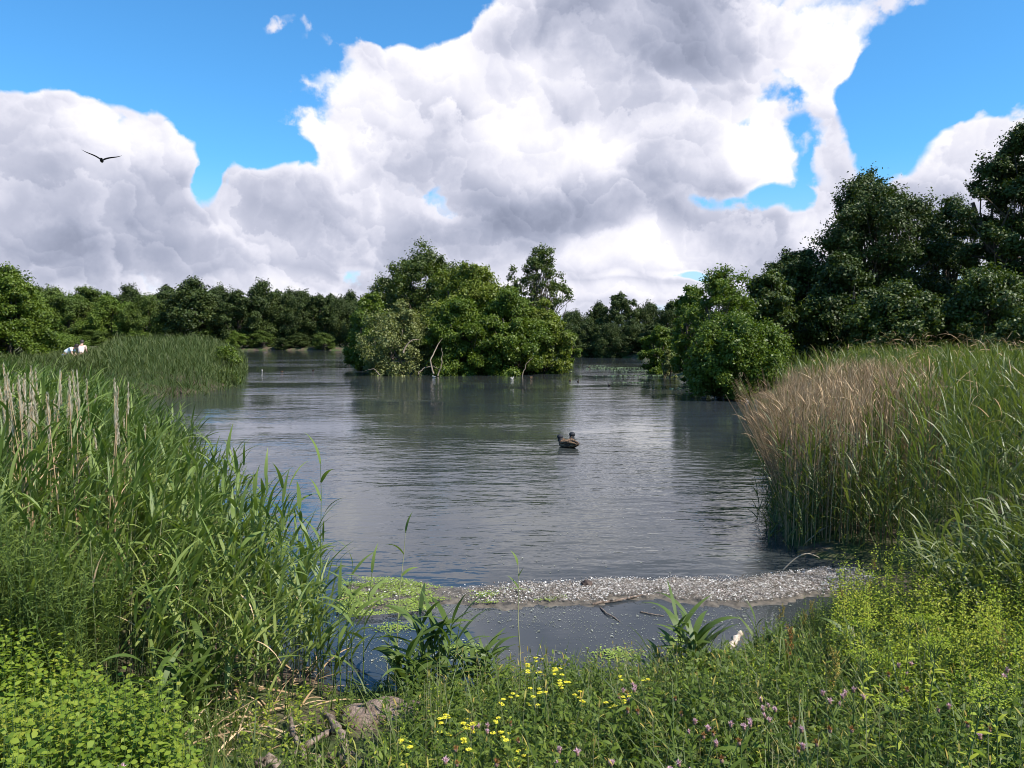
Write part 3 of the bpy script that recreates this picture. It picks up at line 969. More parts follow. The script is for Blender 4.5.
def reed_patch(P2, H, n_leaf, leaf_len, leaf_w, stem_r=.0035, seg=5, lean=.12, stem_sides=3, droop=1.3, bias=None, lo=.25):
    """Reed shoots at points P2 (N,2), heights H. Returns (stems, leaves)."""
    N = len(P2)
    st, lv = Geo(), Geo()
    z = ground_z(P2[:, 0], P2[:, 1]).clip(-.25, None)
    la = rng.uniform(0, 2 * np.pi, N)
    lm = np.abs(rng.normal(0, lean, N))
    if bias is not None:
        lx, ly = np.cos(la) * lm + bias[0], np.sin(la) * lm + bias[1]
    else:
        lx, ly = np.cos(la) * lm, np.sin(la) * lm
    t = np.linspace(0, 1, 5)
    path = np.zeros((N, 5, 3))
    path[..., 0] = P2[:, 0, None] + (lx * H)[:, None] * t ** 1.8
    path[..., 1] = P2[:, 1, None] + (ly * H)[:, None] * t ** 1.8
    path[..., 2] = z[:, None] + H[:, None] * t * .93
    tubes(st, path, stem_r * np.array([1, .95, .85, .65, .3])[None] * np.ones((N, 1)), stem_sides)
    for k in range(n_leaf):
        f = lo + (1 - lo) * (k + rng.uniform(.2, .9, N)) / n_leaf
        f = np.minimum(f, .99)
        base = np.stack([np.array([np.interp(ff, t, path[i, :, c]) for i, ff in enumerate(f)]) if False else
                         (P2[:, c] + ((lx, ly)[c] * H) * f ** 1.8 if c < 2 else z + H * f * .93) for c in range(3)], 1)
        a = rng.uniform(0, 2 * np.pi, N)
        if bias is not None:
            a = np.where(rng.uniform(size=N) < .6, np.arctan2(bias[1], bias[0]) + rng.normal(0, .7, N), a)
        el = rng.uniform(.7, 1.25, N) + .15 * (k == n_leaf - 1)
        L = leaf_len * rng.uniform(.65, 1.15, N) * (1 - .35 * max(0, k / n_leaf - .6))
        blades(lv, base, a, el, L, leaf_w * rng.uniform(.7, 1.2, N), rng.uniform(.2, droop, N), 'reed', seg)
    return st, lv


def bed(name, label, st, lv, mat='reed', stem='stem'):
    o = lv.build(name, M[mat])
    s = st.build('reed_stems', M[stem], o)
    s['kind'] = 'stuff'
    return tag(o, label, 'reeds', kind='stuff')


# left bed: height falls towards the lagoon
LEFT = PD([(366, 4.95), (335, 6.0), (290, 6.6), (230, 7.4), (180, 9.0), (140, 12), (120, 14), (-160, 14), (-330, 8), (-300, 3.6), (-60, 3.9), (60, 4.1), (160, 4.2), (240, 4.25), (300, 4.7)])


def left_height(P2):
    px = px_of(P2[:, 0], P2[:, 1])
    tip = np.interp(px, [0, 60, 110, 150, 200, 240, 280, 330, 365], [1.90, 1.80, 1.64, 1.50, 1.34, 1.20, 1.04, .66, .48])
    tip = tip - np.clip((5.2 - P2[:, 1]), 0, 2) * .42
    return (tip * rng.uniform(.70, 1.06, len(P2)) - ground_z(P2[:, 0], P2[:, 1]).clip(-.2, None)).clip(.3, None)


p2 = sample(LEFT, 4300)
p2 = p2[rng.uniform(size=len(p2)) < np.clip(1.25 - (px_of(p2[:, 0], p2[:, 1]) - 215) / 130, .14, 1)]
h2 = left_height(p2)
st, lv = reed_patch(p2, h2, 9, .36, .020, bias=(.10, -.03), droop=1.25)
bed('reed_bed', 'dense green reeds filling the left bank beside the lagoon', st, lv)
# dead canes among them
sel = rng.permutation(len(p2))[:700]
st, lv = reed_patch(p2[sel] + rng.normal(0, .05, (len(sel), 2)), h2[sel] * 1.03, 1, .22, .010, .0032, bias=(.05, 0))
bed('dead_canes', 'thin straw-coloured canes standing among the green left reeds', st, lv, 'dead', 'straw_stem')

q = rng.permutation(len(p2))[:1100]
gl = Geo()
blades(gl, np.column_stack([p2[q] + rng.normal(0, .04, (len(q), 2)), ground_z(p2[q][:, 0], p2[q][:, 1]).clip(-.1, None) + h2[q] * rng.uniform(.1, .8, len(q))]), rng.uniform(0, 6.3, len(q)), rng.uniform(-.6, .9, len(q)), rng.uniform(.15, .35, len(q)), rng.uniform(.006, .014, len(q)), rng.uniform(.5, 2.2, len(q)), 'reed', 6)
tag(gl.build('withered_leaves', M['dead']), 'withered brown leaves hanging in the green left reeds', 'dead leaves', kind='stuff')
# right bed
RIGHT = PD([(800, 8.35), (786, 10), (780, 13), (786, 20), (800, 27), (860, 32), (1250, 32), (1500, 14), (1250, 6.0), (1060, 6.1), (980, 6.6), (900, 7.5), (858, 7.9)])


def right_height(P2, top=2.12):
    d = P2[:, 1]
    px = px_of(P2[:, 0], d)
    edge = np.clip(poly_dist(RIGHT, P2[:, 0], d) / 1.2, 0, 1)
    front = np.clip((px - 880) / 160, 0, 1) * np.clip((9.5 - d) / 3, 0, 1)
    tan = np.clip((930 - px) / 60, 0, 1) * np.clip((17 - d) / 3, 0, 1) * (top > 2.0)
    h = (top - .22 * (1 - edge) - .75 * front - .62 * tan) * rng.uniform(.84, 1.04, len(P2))
    return (h - ground_z(P2[:, 0], d).clip(-.2, None)).clip(.4, None)


p2 = sample(RIGHT, 16000)
keep = rng.uniform(size=len(p2)) < np.clip(1.35 - (p2[:, 1] - 7) / 14, .25, 1)
p2 = p2[keep]
st, lv = reed_patch(p2, right_height(p2), 7, .40, .016, .0035, seg=4, bias=(-.03, -.02), droop=1.2, lo=.12)
qr = rng.permutation(len(p2))[:3200]
gl = Geo()
blades(gl, np.column_stack([p2[qr], ground_z(p2[qr][:, 0], p2[qr][:, 1]).clip(-.1, None) + rng.uniform(.5, 1.75, len(qr))]), rng.uniform(0, 6.3, len(qr)), rng.uniform(-.3, 1.4, len(qr)), rng.uniform(.15, .4, len(qr)), rng.uniform(.005, .012, len(qr)), rng.uniform(.2, 1.8, len(qr)), 'reed', 5)
tag(gl.build('withered_leaves', M['dead']), 'withered tan leaves tangled in the green right reeds', 'dead leaves', kind='stuff')
bed('reed_bed', 'tall green reeds filling the right bank up to the trees', st, lv, 'reed_bright')
# last year's tan stems along the left half of that bed
TAN = PD([(790, 8.6), (778, 10.5), (778, 13), (786, 18), (860, 19), (940, 15), (950, 10.5), (920, 8.7), (850, 8.3)])
q2 = sample(TAN, 3400)
st, lv = reed_patch(q2, right_height(q2, 1.99), 1, .20, .009, .0055, seg=4, lean=.09, lo=.7, droop=.6)
bed('dead_reed_stand', 'tan dead reed stems massed on the left side of the right reed bed', st, lv, 'dead', 'dead')
q2 = sample(PD([(786, 8.5), (778, 9.6), (776, 13), (784, 17), (820, 12), (900, 9.6), (930, 8.2), (880, 8.0)]), 700)
st, lv = reed_patch(q2 + rng.normal(0, .1, q2.shape), rng.uniform(.5, 1.15, len(q2)), 8, .30, .015, .003, seg=4, lean=.16, lo=.08)
bed('young_reeds', 'short green reeds crowding the water edge below the tan stems', st, lv, 'reed_bright')
# the fan of stems leaning out over the water
g = PD([(790, 9.2), (780, 10), (778, 12.5), (792, 12.5), (800, 9.4)])
q2 = sample(g, 330)
n = len(q2)
st = Geo(); lv = Geo()
Hs = rng.uniform(.9, 1.9, n); lean = rng.uniform(-.1, .42, n)
t = np.linspace(0, 1, 6)
path = np.zeros((n, 6, 3))
path[..., 0] = q2[:, 0, None] - (lean * Hs)[:, None] * t ** 1.4
path[..., 1] = q2[:, 1, None] + rng.normal(0, .08, n)[:, None] * t
path[..., 2] = (Hs * np.sqrt(1 - lean ** 2 * .7))[:, None] * t
tubes(st, path, .0045 * np.array([1, .95, .9, .8, .6, .3])[None] * np.ones((n, 1)), 3)
blades(lv, path[:, 4], rng.uniform(2.2, 4, n), rng.uniform(.6, 1.3, n), .22, .010, .7)
bed('leaning_reeds', 'brown dead reeds fanning out over the water at the bed corner', st, lv, 'dead', 'dead')
# a fringe of drooping broad leaves at the bed's near right corner
FR = PD([(930, 5.6), (980, 6.4), (1100, 6.2), (1150, 4.9), (1020, 4.8), (950, 5.0)])
q2 = sample(FR, 210)
st, lv = reed_patch(q2, rng.uniform(.45, .85, len(q2)), 7, .30, .018, .004, bias=(-.12, -.02), droop=1.9)
bed('sweet_grass', 'long drooping bright leaves in front of the right reeds', st, lv, 'reed_bright')

# the reedy spit beyond the left bed
SPIT = [on_z(*p) for p in [(60, 412), (120, 405), (150, 401), (212, 395), (243, 386), (248, 372), (230, 362)]] + [at_d(150, 60), at_d(20, 60), at_d(-60, 44), at_d(20, 35)]
q2 = sample(SPIT, 9000)
hs = np.interp(px_of(q2[:, 0], q2[:, 1]), [60, 92, 118, 200, 245], [.72, .85, 1.72, 1.85, 1.35]) * rng.uniform(.74, 1.1, len(q2))
st, lv = reed_patch(q2, hs, 6, .45, .030, .006, seg=3, droop=1.0, lo=.05)
bed('far_reed_bed', 'dark green reeds on the spit at middle left', st, lv, 'reed_far')
for (px, d, top, wd, mat, lab, sd) in [(226, 40, 348, 34, 'bushy', 'low sunlit bush among the reeds at the tip of the spit', 71), (60, 62, 333, 60, 'far_lime', 'bright low bush beyond the two people at left', 73)]:
    loc = stand(px, d, -.05)
    tag(make_tree('spit_bush', loc, mat, H=z_at(top, d) - loc[2], W=wd / F_PX * d, leaf=.11, n_clump=26, per=330, seed=sd, base=.0, stems=3, spiky=.15), lab, 'bush', 'bushes on the spit')


# single dead canes with pale plumes standing up from the left bed
def plume_cane(H=1.0, seed=0):
    o = empty('plumed_cane')
    g = Geo()
    t = np.linspace(0, 1, 6)
    path = np.column_stack([.05 * t ** 2, .02 * np.sin(t * 3), t * H])
    tubes(g, path[None], np.array([.006, .0055, .005, .004, .003, .002])[None], 4)
    n = 5
    blades(g, path[[1, 2, 3, 3, 2]], rng.uniform(0, 6, n), rng.uniform(.9, 1.3, n), .16, .009, .7)
    g.build('stem', M['dead'], o)
    g = Geo()
    n = 70
    f = rng.uniform(0, 1, n)
    base = np.column_stack([.04 + rng.normal(0, .003, n), rng.normal(0, .003, n), H * (.84 + .16 * f)])
    blades(g, base, rng.normal(0, 1.6, n), rng.uniform(1.15, 1.5, n), rng.uniform(.02, .045, n) * (1.2 - f * .8), .005, .5, 'lance', 2)
    g.build('plume', M['plume'], o)
    return o


protos = [plume_cane(1.0, k) for k in range(3)]
used = [False] * 3
canes = []
r3 = random.Random(3)
for i in range(64):
    px = r3.choice([r3.uniform(-6, 140), r3.uniform(-6, 60)])
    d = r3.uniform(4.8, 7.6)
    if px > 120:
        d = r3.uniform(6.0, 7.6)
    x, y = at_d(px, d)
    z = gz(x, y)
    tip = z_at(r3.uniform(362, 412) + max(0, px - 90) * .5, d)
    k = i % 3
    o = protos[k] if not used[k] else copy_tree(protos[k])
    used[k] = True
    o.location = (x, y, z); o.rotation_euler = (r3.gauss(0, .05), r3.gauss(.03, .05), r3.uniform(0, 6)); o.scale = (1, 1, tip - z)
    canes.append(o)
label_row(canes, 'dead reed cane with pale plume above the left bed, {}', 'reed', 'plumed dead canes above the left reeds')


# single shoots that stand clear of the beds
def shoot(px, py_base, py_top, n_leaf, L, W_, label=None, lean=(.02, 0), mat='reed', stem='stem', r=.005, top_only=False, name='reed_shoot', zb=None, droop=1.2):
    x, y = on_z(px, py_base, 0.0)
    z = max(gz(x, y), -.1) if zb is None else zb
    H = z_at(py_top, y) - z
    o = empty(name, (x, y, z))
    g = Geo()
    t = np.linspace(0, 1, 8)
    path = np.column_stack([lean[0] * H * t ** 1.6 + .006 * np.sin(t * 9), lean[1] * H * t ** 1.6, H * t * .96])
    path[0, 2] = -.05
    tubes(g, path[None], (r * np.linspace(1, .35, 8))[None], 6)
    g.build('stem', M[stem], o, True)
    f = np.linspace(.80 if top_only else .32, .99, n_leaf)
    a0 = rng.uniform(0, 6)
    for k in range(n_leaf):
        g = Geo()
        b = np.array([[np.interp(f[k], t, path[:, c]) for c in range(3)]])
        a = a0 + k * np.pi + rng.normal(0, .35)
        blades(g, b, a, rng.uniform(.75, 1.15) if k < n_leaf - 1 else 1.4, L * rng.uniform(.75, 1.1), W_ * rng.uniform(.85, 1.1), rng.uniform(.4, droop), 'reed', 8)
        g.build('leaf', M[mat], o)
    if label:
        tag(o, label, 'reed')
    return o


shoot(396, 678, 524, 6, .17, .024, 'tall lone reed rising from the lagoon, left of the thinner one', (.06, 0), stem='straw_stem', top_only=False)
shoot(520, 690, 558, 3, .11, .030, 'slender single reed with one leafy tip in mid lagoon', (-.02, 0), stem='straw_stem', r=.0055, top_only=True)
shoot(323, 685, 452, 9, .26, .026, 'tallest leafy reed at the right edge of the left bed', (.0, 0))
shoot(388, 682, 630, 1, .05, .01, 'short broken cane beside the tall lone reed', (.0, 0), stem='straw_stem', mat='dead')
edge = []
for (px, pb, pt, nl) in [(346, 690, 556, 8), (362, 694, 566, 7), (332, 680, 560, 7), (310, 690, 500, 9), (296, 684, 492, 9), (282, 690, 478, 10), (266, 680, 486, 9), (250, 672, 470, 9), (232, 690, 462, 9), (214, 680, 448, 9), (196, 684, 462, 9), (176, 680, 455, 9), (158, 676, 440, 9),
                         (352, 705, 600, 7), (340, 712, 590, 7), (318, 706, 548, 8), (304, 700, 540, 8), (274, 702, 520, 9), (242, 706, 510, 9), (206, 702, 500, 9)]:
    edge.append(shoot(px, pb, pt, nl, .25, .030, None, (rng.normal(.03, .05), 0)))
label_row(edge, 'tall leafy green reed along the lagoon side of the left bed, {}', 'reed', 'single reeds edging the left bed')
g = Geo()
arch = []
for (px, py, dx, h_, lab) in [(800, 548, .62, .32, 'pale arching dead stem over the water before the right reeds'), (783, 570, .34, .20, 'smaller pale arching stem at the foot of the right reeds')]:
    x, y = on_z(px, py)
    g = Geo()
    t = np.linspace(0, 1, 12)
    path = np.column_stack([dx * t, -.05 * t, h_ * np.sin(np.minimum(t * 1.25, 1) * np.pi / 2) - .06 * t ** 3])
    tubes(g, path[None], np.linspace(.007, .004, 12)[None], 6)
    tag(g.build('arching_stem', M['plume'], smooth=True, loc=(x, y, 0)), lab, 'reed')


# broad-leaved clumps at the lagoon edge
def broad_clump(px, py, h_, n, L, W_, label, seed, mat='reed', leanx=0):
    W_ = W_ * .72; n = n + 1
    x, y = on_z(px, py, .08)
    z = gz(x, y)
    o = empty('broad_leaved_reed', (x, y, z))
    for s in range(n):
        g = Geo()
        a = rng.uniform(0, 6.3); rr_ = rng.uniform(0, .10)
        H = h_ * rng.uniform(.6, 1.05)
        b = np.array([rr_ * math.cos(a), rr_ * math.sin(a), 0])
        t = np.linspace(0, 1, 6)
        path = b + np.column_stack([(b[0] * 1.5 + leanx) * t ** 1.5 * H, b[1] * 1.5 * t ** 1.5 * H, H * t])
        tubes(g, path[None], (.006 * np.linspace(1, .4, 6))[None], 5)
        m = 7
        f = np.linspace(.15, 1, m)
        base = np.column_stack([np.interp(f, t, path[:, c]) for c in range(3)])
        blades(g, base, a + np.arange(m) * np.pi + rng.normal(0, .4, m), rng.uniform(.6, 1.25, m), L * rng.uniform(.7, 1.15, m), W_ * rng.uniform(.8, 1.15, m), rng.uniform(.5, 1.5, m), 'lance', 7)
        g.build('shoot', M[mat], o)
    return tag(o, label, 'plant', 'broad-leaved reed clumps')


broad_clump(436, 694, .50, 9, .34, .055, 'largest broad-leaved reed clump at the near edge of the lagoon', 1)
broad_clump(480, 690, .36, 5, .30, .055, 'small broad-leaved clump right of the largest one', 2)
broad_clump(410, 704, .32, 6, .28, .048, 'low broad-leaved clump left of the largest one by the dirt patch', 3)
broad_clump(690, 688, .38, 7, .32, .055, 'broad-leaved clump at the right side of the lagoon edge', 4)
broad_clump(668, 690, .22, 3, .22, .04, 'short broad-leaved clump by the right yellow flowers', 5)
broad_clump(766, 668, .28, 4, .22, .028, 'narrow-leaved clump right of the bleached wood', 6)
broad_clump(858, 700, .30, 3, .26, .05, 'broad leaves poking out under the lime green plants', 7)
broad_clump(205, 735, .42, 4, .34, .05, 'broad-leaved shoots low down in front of the left reeds', 8)
broad_clump(180, 762, .36, 4, .34, .05, 'arching broad leaves at the bottom left beside the nettles', 9)

# ------------------------------------------------------------------ low growth on the bank
NEAR = PD([(-260, 2.0), (1300, 2.0), (1300, 5.6), (1000, 5.4), (900, 6.0), (850, 6.0), (760, 5.45), (690, 5.25), (610, 5.05), (520, 4.95), (400, 4.95), (340, 4.8), (250, 4.4), (-200, 4.4)])


def grass_field():
    p = sample(NEAR, 13000)
    px = px_of(p[:, 0], p[:, 1])
    bare = (np.abs(px - 320) < 78) & (p[:, 1] > 3.6)
    p = p[~bare | (rng.uniform(size=len(p)) < .2)]
    n = len(p)
    g = Geo()
    base = np.column_stack([p, ground_z(p[:, 0], p[:, 1])])
    blades(g, base, rng.uniform(0, 6.3, n), rng.uniform(.9, 1.5, n), rng.uniform(.10, .34, n), rng.uniform(.004, .011, n), rng.uniform(.1, 1.4, n), 'grass', 4)
    tag(g.build('grass', M['grass']), 'mixed green grass blades covering the near bank', 'grass', kind='stuff')


grass_field()


def herb_shoots(P2, H, geo_stem, geo_leaf, n_leaf=16, L=.035, W_=.012, kind='lance', el=(.2, .9), lo=.15, twig=.0015):
    N = len(P2)
    z = ground_z(P2[:, 0], P2[:, 1])
    la, lm = rng.uniform(0, 6.3, N), np.abs(rng.normal(0, .13, N))
    lx, ly = np.cos(la) * lm, np.sin(la) * lm
    t = np.linspace(0, 1, 4)
    path = np.stack([P2[:, 0, None] + (lx * H)[:, None] * t ** 1.5, P2[:, 1, None] + (ly * H)[:, None] * t ** 1.5, z[:, None] + H[:, None] * t], -1)
    tubes(geo_stem, path, twig * np.array([1.2, 1, .8, .5])[None] * np.ones((N, 1)), 3)
    a0 = rng.uniform(0, 6.3, N)
    for k in range(n_leaf):
        f = lo + (1 - lo) * (k + .5) / n_leaf
        base = np.stack([P2[:, 0] + lx * H * f ** 1.5, P2[:, 1] + ly * H * f ** 1.5, z + H * f], 1)
        blades(geo_leaf, base, a0 + k * 2.4 + rng.normal(0, .3, N), rng.uniform(el[0], el[1], N), L * rng.uniform(.6, 1.2, N) * (1.15 - .5 * f), W_ * rng.uniform(.7, 1.2, N), rng.uniform(.1, .9, N), kind, 3)
    return path[:, -1]


def mass(name, label, cat, poly, n, H, mat, thin=None, **kw):
    p = sample(poly, n)
    if thin is not None:
        p = p[thin(p)]
    gs, gl = Geo(), Geo()
    h = rng.uniform(H[0], H[1], len(p)) * np.clip(.45 + (5.2 - p[:, 1]) * .5, .4, 1) ** (0 if name in ('feathery_herbs', 'rim_herbs', 'bedstraw') else 1) * (1 + .22 * np.sin(p[:, 0] * 3.3 + 2 * np.sin(p[:, 1] * 2.9)))
    tips = herb_shoots(p, h, gs, gl, **kw)
    o = gl.build(name, M[mat])
    s = gs.build('stems', M['stem'], o); s['kind'] = 'stuff'
    tag(o, label, cat, kind='stuff')
    return tips


# meadow herbs at the bottom of the view, middle and right
MEADOW = PD([(335, 2.3), (1200, 2.3), (1200, 5.0), (900, 5.2), (840, 5.5), (745, 5.3), (690, 5.1), (610, 4.95), (520, 4.85), (460, 4.7), (420, 4.2), (380, 3.7)])
mass('meadow_herbs', 'dense dark green leafy herbs along the bottom of the view', 'undergrowth', MEADOW, 3000, (.18, .40), 'herb', n_leaf=16, L=.060, W_=.015)
mass('meadow_herbs', 'pale-tipped young herbs scattered through the bottom meadow', 'undergrowth', MEADOW, 900, (.24, .42), 'lime', n_leaf=14, L=.026, W_=.009,
     thin=lambda p: (np.sin(p[:, 0] * 2.7 + p[:, 1]) + rng.normal(0, .5, len(p))) > .0)
p = sample(MEADOW, 500)
gs = Geo(); gl = Geo()
hh_ = rng.uniform(.25, .5, len(p)) * np.clip(.45 + (5.2 - p[:, 1]) * .5, .4, 1)
tp = herb_shoots(p, hh_, gs, gl, n_leaf=3, L=.05, W_=.004, lo=.5, twig=.0016)
blades(gl, tp, rng.uniform(0, 6.3, len(tp)), rng.uniform(.8, 1.5, len(tp)), rng.uniform(.02, .05, len(tp)), .008, .4, 'oval', 3)
o = gl.build('dry_stems', M['ochre']); s_ = gs.build('stems', M['straw_stem'], o); s_['kind'] = 'stuff'
tag(o, 'thin dry straw stems poking out of the bottom meadow', 'dry stems', kind='stuff')
# tall loose grasses
p = sample(MEADOW, 1500)
gl = Geo()
blades(gl, np.column_stack([p, ground_z(p[:, 0], p[:, 1]) + .05]), rng.uniform(0, 6.3, len(p)), rng.uniform(1.0, 1.5, len(p)), rng.uniform(.3, .55, len(p)) * np.clip(.45 + (5.2 - p[:, 1]) * .5, .4, 1), rng.uniform(.006, .012, len(p)), rng.uniform(.2, 1.5, len(p)), 'grass', 6)
tag(gl.build('long_grass', M['grass']), 'long arching grass blades standing in the bottom meadow', 'grass', kind='stuff')
# nettle-like cover bottom left
NET = PD([(-160, 2.3), (-160, 4.1), (40, 4.1), (110, 3.9), (165, 3.5), (190, 3.0), (230, 2.3)])
mass('nettles', 'bright yellow-green nettle leaves in the bottom left corner', 'nettles', NET, 1700, (.22, .48), 'nettle', n_leaf=15, L=.044, W_=.022, kind='oval', el=(-.1, .7))
FEA = PD([(-150, 3.9), (-150, 5.0), (50, 5.0), (98, 4.7), (110, 4.3), (60, 3.9)])
mass('feathery_herbs', 'feathery green shrubby growth against the left reeds', 'undergrowth', FEA, 800, (.75, 1.1), 'feather', n_leaf=46, L=.065, W_=.006, lo=.3, el=(.1, 1.0))
# lime green plants on the right
LIM = PD([(832, 4.7), (850, 5.6), (900, 5.9), (950, 5.5), (1180, 5.3), (1250, 3.4), (1010, 3.2), (930, 3.4), (860, 4.2)])
tips = mass('bedstraw', 'lime green frothy bedstraw spreading over the right bank', 'undergrowth', LIM, 1100, (.28, .62), 'lime', n_leaf=26, L=.030, W_=.011, lo=.3)
ng = Geo()
c = tips[rng.permutation(len(tips))[:700]]
m = 16
q = np.repeat(c, m, 0) + rng.normal(0, .022, (len(c) * m, 3)) * (1, 1, .6)
leaflets(ng, q, rng.normal(0, .5, (len(q), 3)) + np.array([0, 0, 1.0]), rng.uniform(.006, .013, len(q)), .8)
tag(ng.build('bedstraw_heads', M['lime']), 'tiny pale flower froth topping the bedstraw at right', 'undergrowth', kind='stuff')
# scrappy growth on the mud and the lagoon's right rim
RIM = PD([(740, 5.2), (760, 5.6), (820, 6.3), (880, 6.9), (900, 6.2), (840, 5.3)])
mass('rim_herbs', 'thin olive weeds on the muddy rim right of the lagoon', 'undergrowth', RIM, 420, (.12, .30), 'herb', n_leaf=12, L=.035, W_=.009)
MUD = PD([(225, 3.0), (225, 4.4), (330, 4.9), (350, 4.2), (345, 3.0)])
mass('mud_weeds', 'small bright weeds sprouting on the mud round the roots', 'undergrowth', MUD, 110, (.06, .20), 'nettle', n_leaf=9, L=.04, W_=.014)
p = sample(PD([(150, 3.6), (200, 5.2), (330, 5.6), (300, 3.9)]), 170)
gl = Geo()
blades(gl, np.column_stack([p, ground_z(p[:, 0], p[:, 1]).clip(0, None) + .015]), rng.uniform(0, 6.3, len(p)), rng.uniform(-.1, .6, len(p)), rng.uniform(.12, .4, len(p)), rng.uniform(.006, .016, len(p)), rng.uniform(.2, 1.0, len(p)), 'reed', 5)
tag(gl.build('fallen_reed_leaves', M['dead']), 'dry fallen reed leaves on the mud at the foot of the left reeds', 'dead leaves', kind='stuff')
RIM2 = PD([(330, 4.5), (345, 5.05), (420, 5.05), (470, 4.95), (440, 4.5), (390, 4.2)])
mass('rim_herbs', 'short weeds between the dirt patch and the lagoon', 'undergrowth', RIM2, 200, (.06, .16), 'feather', n_leaf=10, L=.03, W_=.008)


# ------------------------------------------------------------------ flowering plants, each one a thing
def stem_path(H, lx, ly, x=0., y=0., z=0., K=5):
    t = np.linspace(0, 1, K)
    return np.column_stack([x + lx * t ** 1.4, y + ly * t ** 1.4, z + H * t])


def make_ragwort(seed):
    o = empty('ragwort')
    g, lf = Geo(), Geo()
    H = rng.uniform(.30, .40)
    p = stem_path(H * .7, .02, .01)
    tubes(g, p[None], (.003 * np.linspace(1, .6, 5))[None], 5)
    m = 16
    f = np.linspace(.1, 1, m)
    blades(lf, np.column_stack([np.interp(f, np.linspace(0, 1, 5), p[:, c]) for c in range(3)]), np.arange(m) * 2.4, rng.uniform(.1, .8, m), .07, .016, .6, 'lance', 4)
    heads = []
    for k in range(3):
        a = k * 2.1 + rng.uniform(0, .5); r_ = rng.uniform(.03, .08)
        q = stem_path(H * rng.uniform(.22, .34), r_ * math.cos(a), r_ * math.sin(a), *p[-1])
        tubes(g, q[None], (.0018 * np.linspace(1, .7, 5))[None], 4)
        heads.append(q[-1])
    g.build('stem', M['stem'], o)
    lf.build('leaves', M['herb'], o)
    for h in heads:
        q = Geo()
        for j in range(3):
            c = h + np.array([*rng.normal(0, .014, 2), rng.normal(0, .007)])
            n = 10
            blades(q, np.repeat(c[None], n, 0), np.arange(n) * .63, .25, .011, .007, .3, 'oval', 2)
            leaflets(q, c[None] + np.array([[0, 0, .003]]), np.array([[0, 0, 1.]]), .008, 1.0)
        q.build('flower_head', M['yellow'], o)
    return o


def make_thistle(seed, n_head=3, faded=False):
    o = empty('thistle')
    g, lf = Geo(), Geo()
    H = rng.uniform(.30, .38)
    p = stem_path(H * .8, rng.normal(0, .03), rng.normal(0, .03))
    tubes(g, p[None], (.0028 * np.linspace(1, .6, 5))[None], 5)
    m = 18
    f = np.linspace(.1, 1, m)
    blades(lf, np.column_stack([np.interp(f, np.linspace(0, 1, 5), p[:, c]) for c in range(3)]), np.arange(m) * 2.4, rng.uniform(.1, .9, m), .085, .015, .7, 'lance', 4)
    hs = []
    for k in range(n_head):
        a = k * 2.1 + rng.uniform(0, .7); r_ = rng.uniform(.012, .05)
        q = stem_path(H * rng.uniform(.14, .26), r_ * math.cos(a), r_ * math.sin(a), *p[-1])
        tubes(g, q[None], (.0015 * np.ones(5))[None], 4)
        hs.append(q[-1])
    g.build('stem', M['stem'], o)
    lf.build('leaves', M['herb'], o)
    for h in hs:
        b = Geo(); bs = rng.uniform(.65, 1.0)
        # bud: a small egg from rings
        t = np.linspace(0, np.pi, 6)
        ring = np.column_stack([np.zeros(6), np.zeros(6), -np.cos(t) * .008 * bs]) + h
        tubes(b, ring[None], (np.sin(t) * .0062 * bs + .0006)[None], 7)
        hd = b.build('bud', M['bud'], o, True)
        q = Geo()
        n = 36
        blades(q, np.repeat((h + [0, 0, .006 * bs])[None], n, 0) + rng.normal(0, .002 * bs, (n, 3)), rng.uniform(0, 6.3, n), rng.uniform(.3, 1.5, n), rng.uniform(.010, .017, n) * bs, .0034 * bs, .1, 'grass', 2)
        q.build('bloom', M['rust' if faded and rng.uniform() < .6 else 'pink'], hd)
    return o


def make_dock(seed, mat='rust'):
    o = empty('dock_plant')
    g, lf, sd = Geo(), Geo(), Geo()
    H = rng.uniform(.42, .55)
    p = stem_path(H, rng.normal(0, .03), rng.normal(0, .03), K=7)
    tubes(g, p[None], (.0035 * np.linspace(1, .4, 7))[None], 5)
    m = 6
    blades(lf, np.repeat(p[:2], 3, 0), np.arange(m) * 1.1, .6, .16, .035, 1.0, 'lance', 5)
    for k in range(6):
        f = .5 + .07 * k
        b = np.array([np.interp(f, np.linspace(0, 1, 7), p[:, c]) for c in range(3)])
        a = k * 2.4
        q = stem_path(.10, .035 * math.cos(a), .035 * math.sin(a), *b)
        tubes(g, q[None], (.0015 * np.ones(5))[None], 4)
        n = 60
        tt = rng.uniform(.2, 1, n)
        c = np.column_stack([np.interp(tt, np.linspace(0, 1, 5), q[:, j]) for j in range(3)])
        leaflets(sd, c + rng.normal(0, .006, (n, 3)), rng.normal(size=(n, 3)), rng.uniform(.006, .012, n), .8)
    n = 90
    leaflets(sd, p[-1] + np.column_stack([rng.normal(0, .006, n), rng.normal(0, .006, n), -rng.uniform(0, .14, n)]), rng.normal(size=(n, 3)), rng.uniform(.006, .012, n), .8)
    g.build('stem', M['stem'], o)
    lf.build('leaves', M['herb'], o)
    sd.build('seed_head', M[mat], o)
    return o


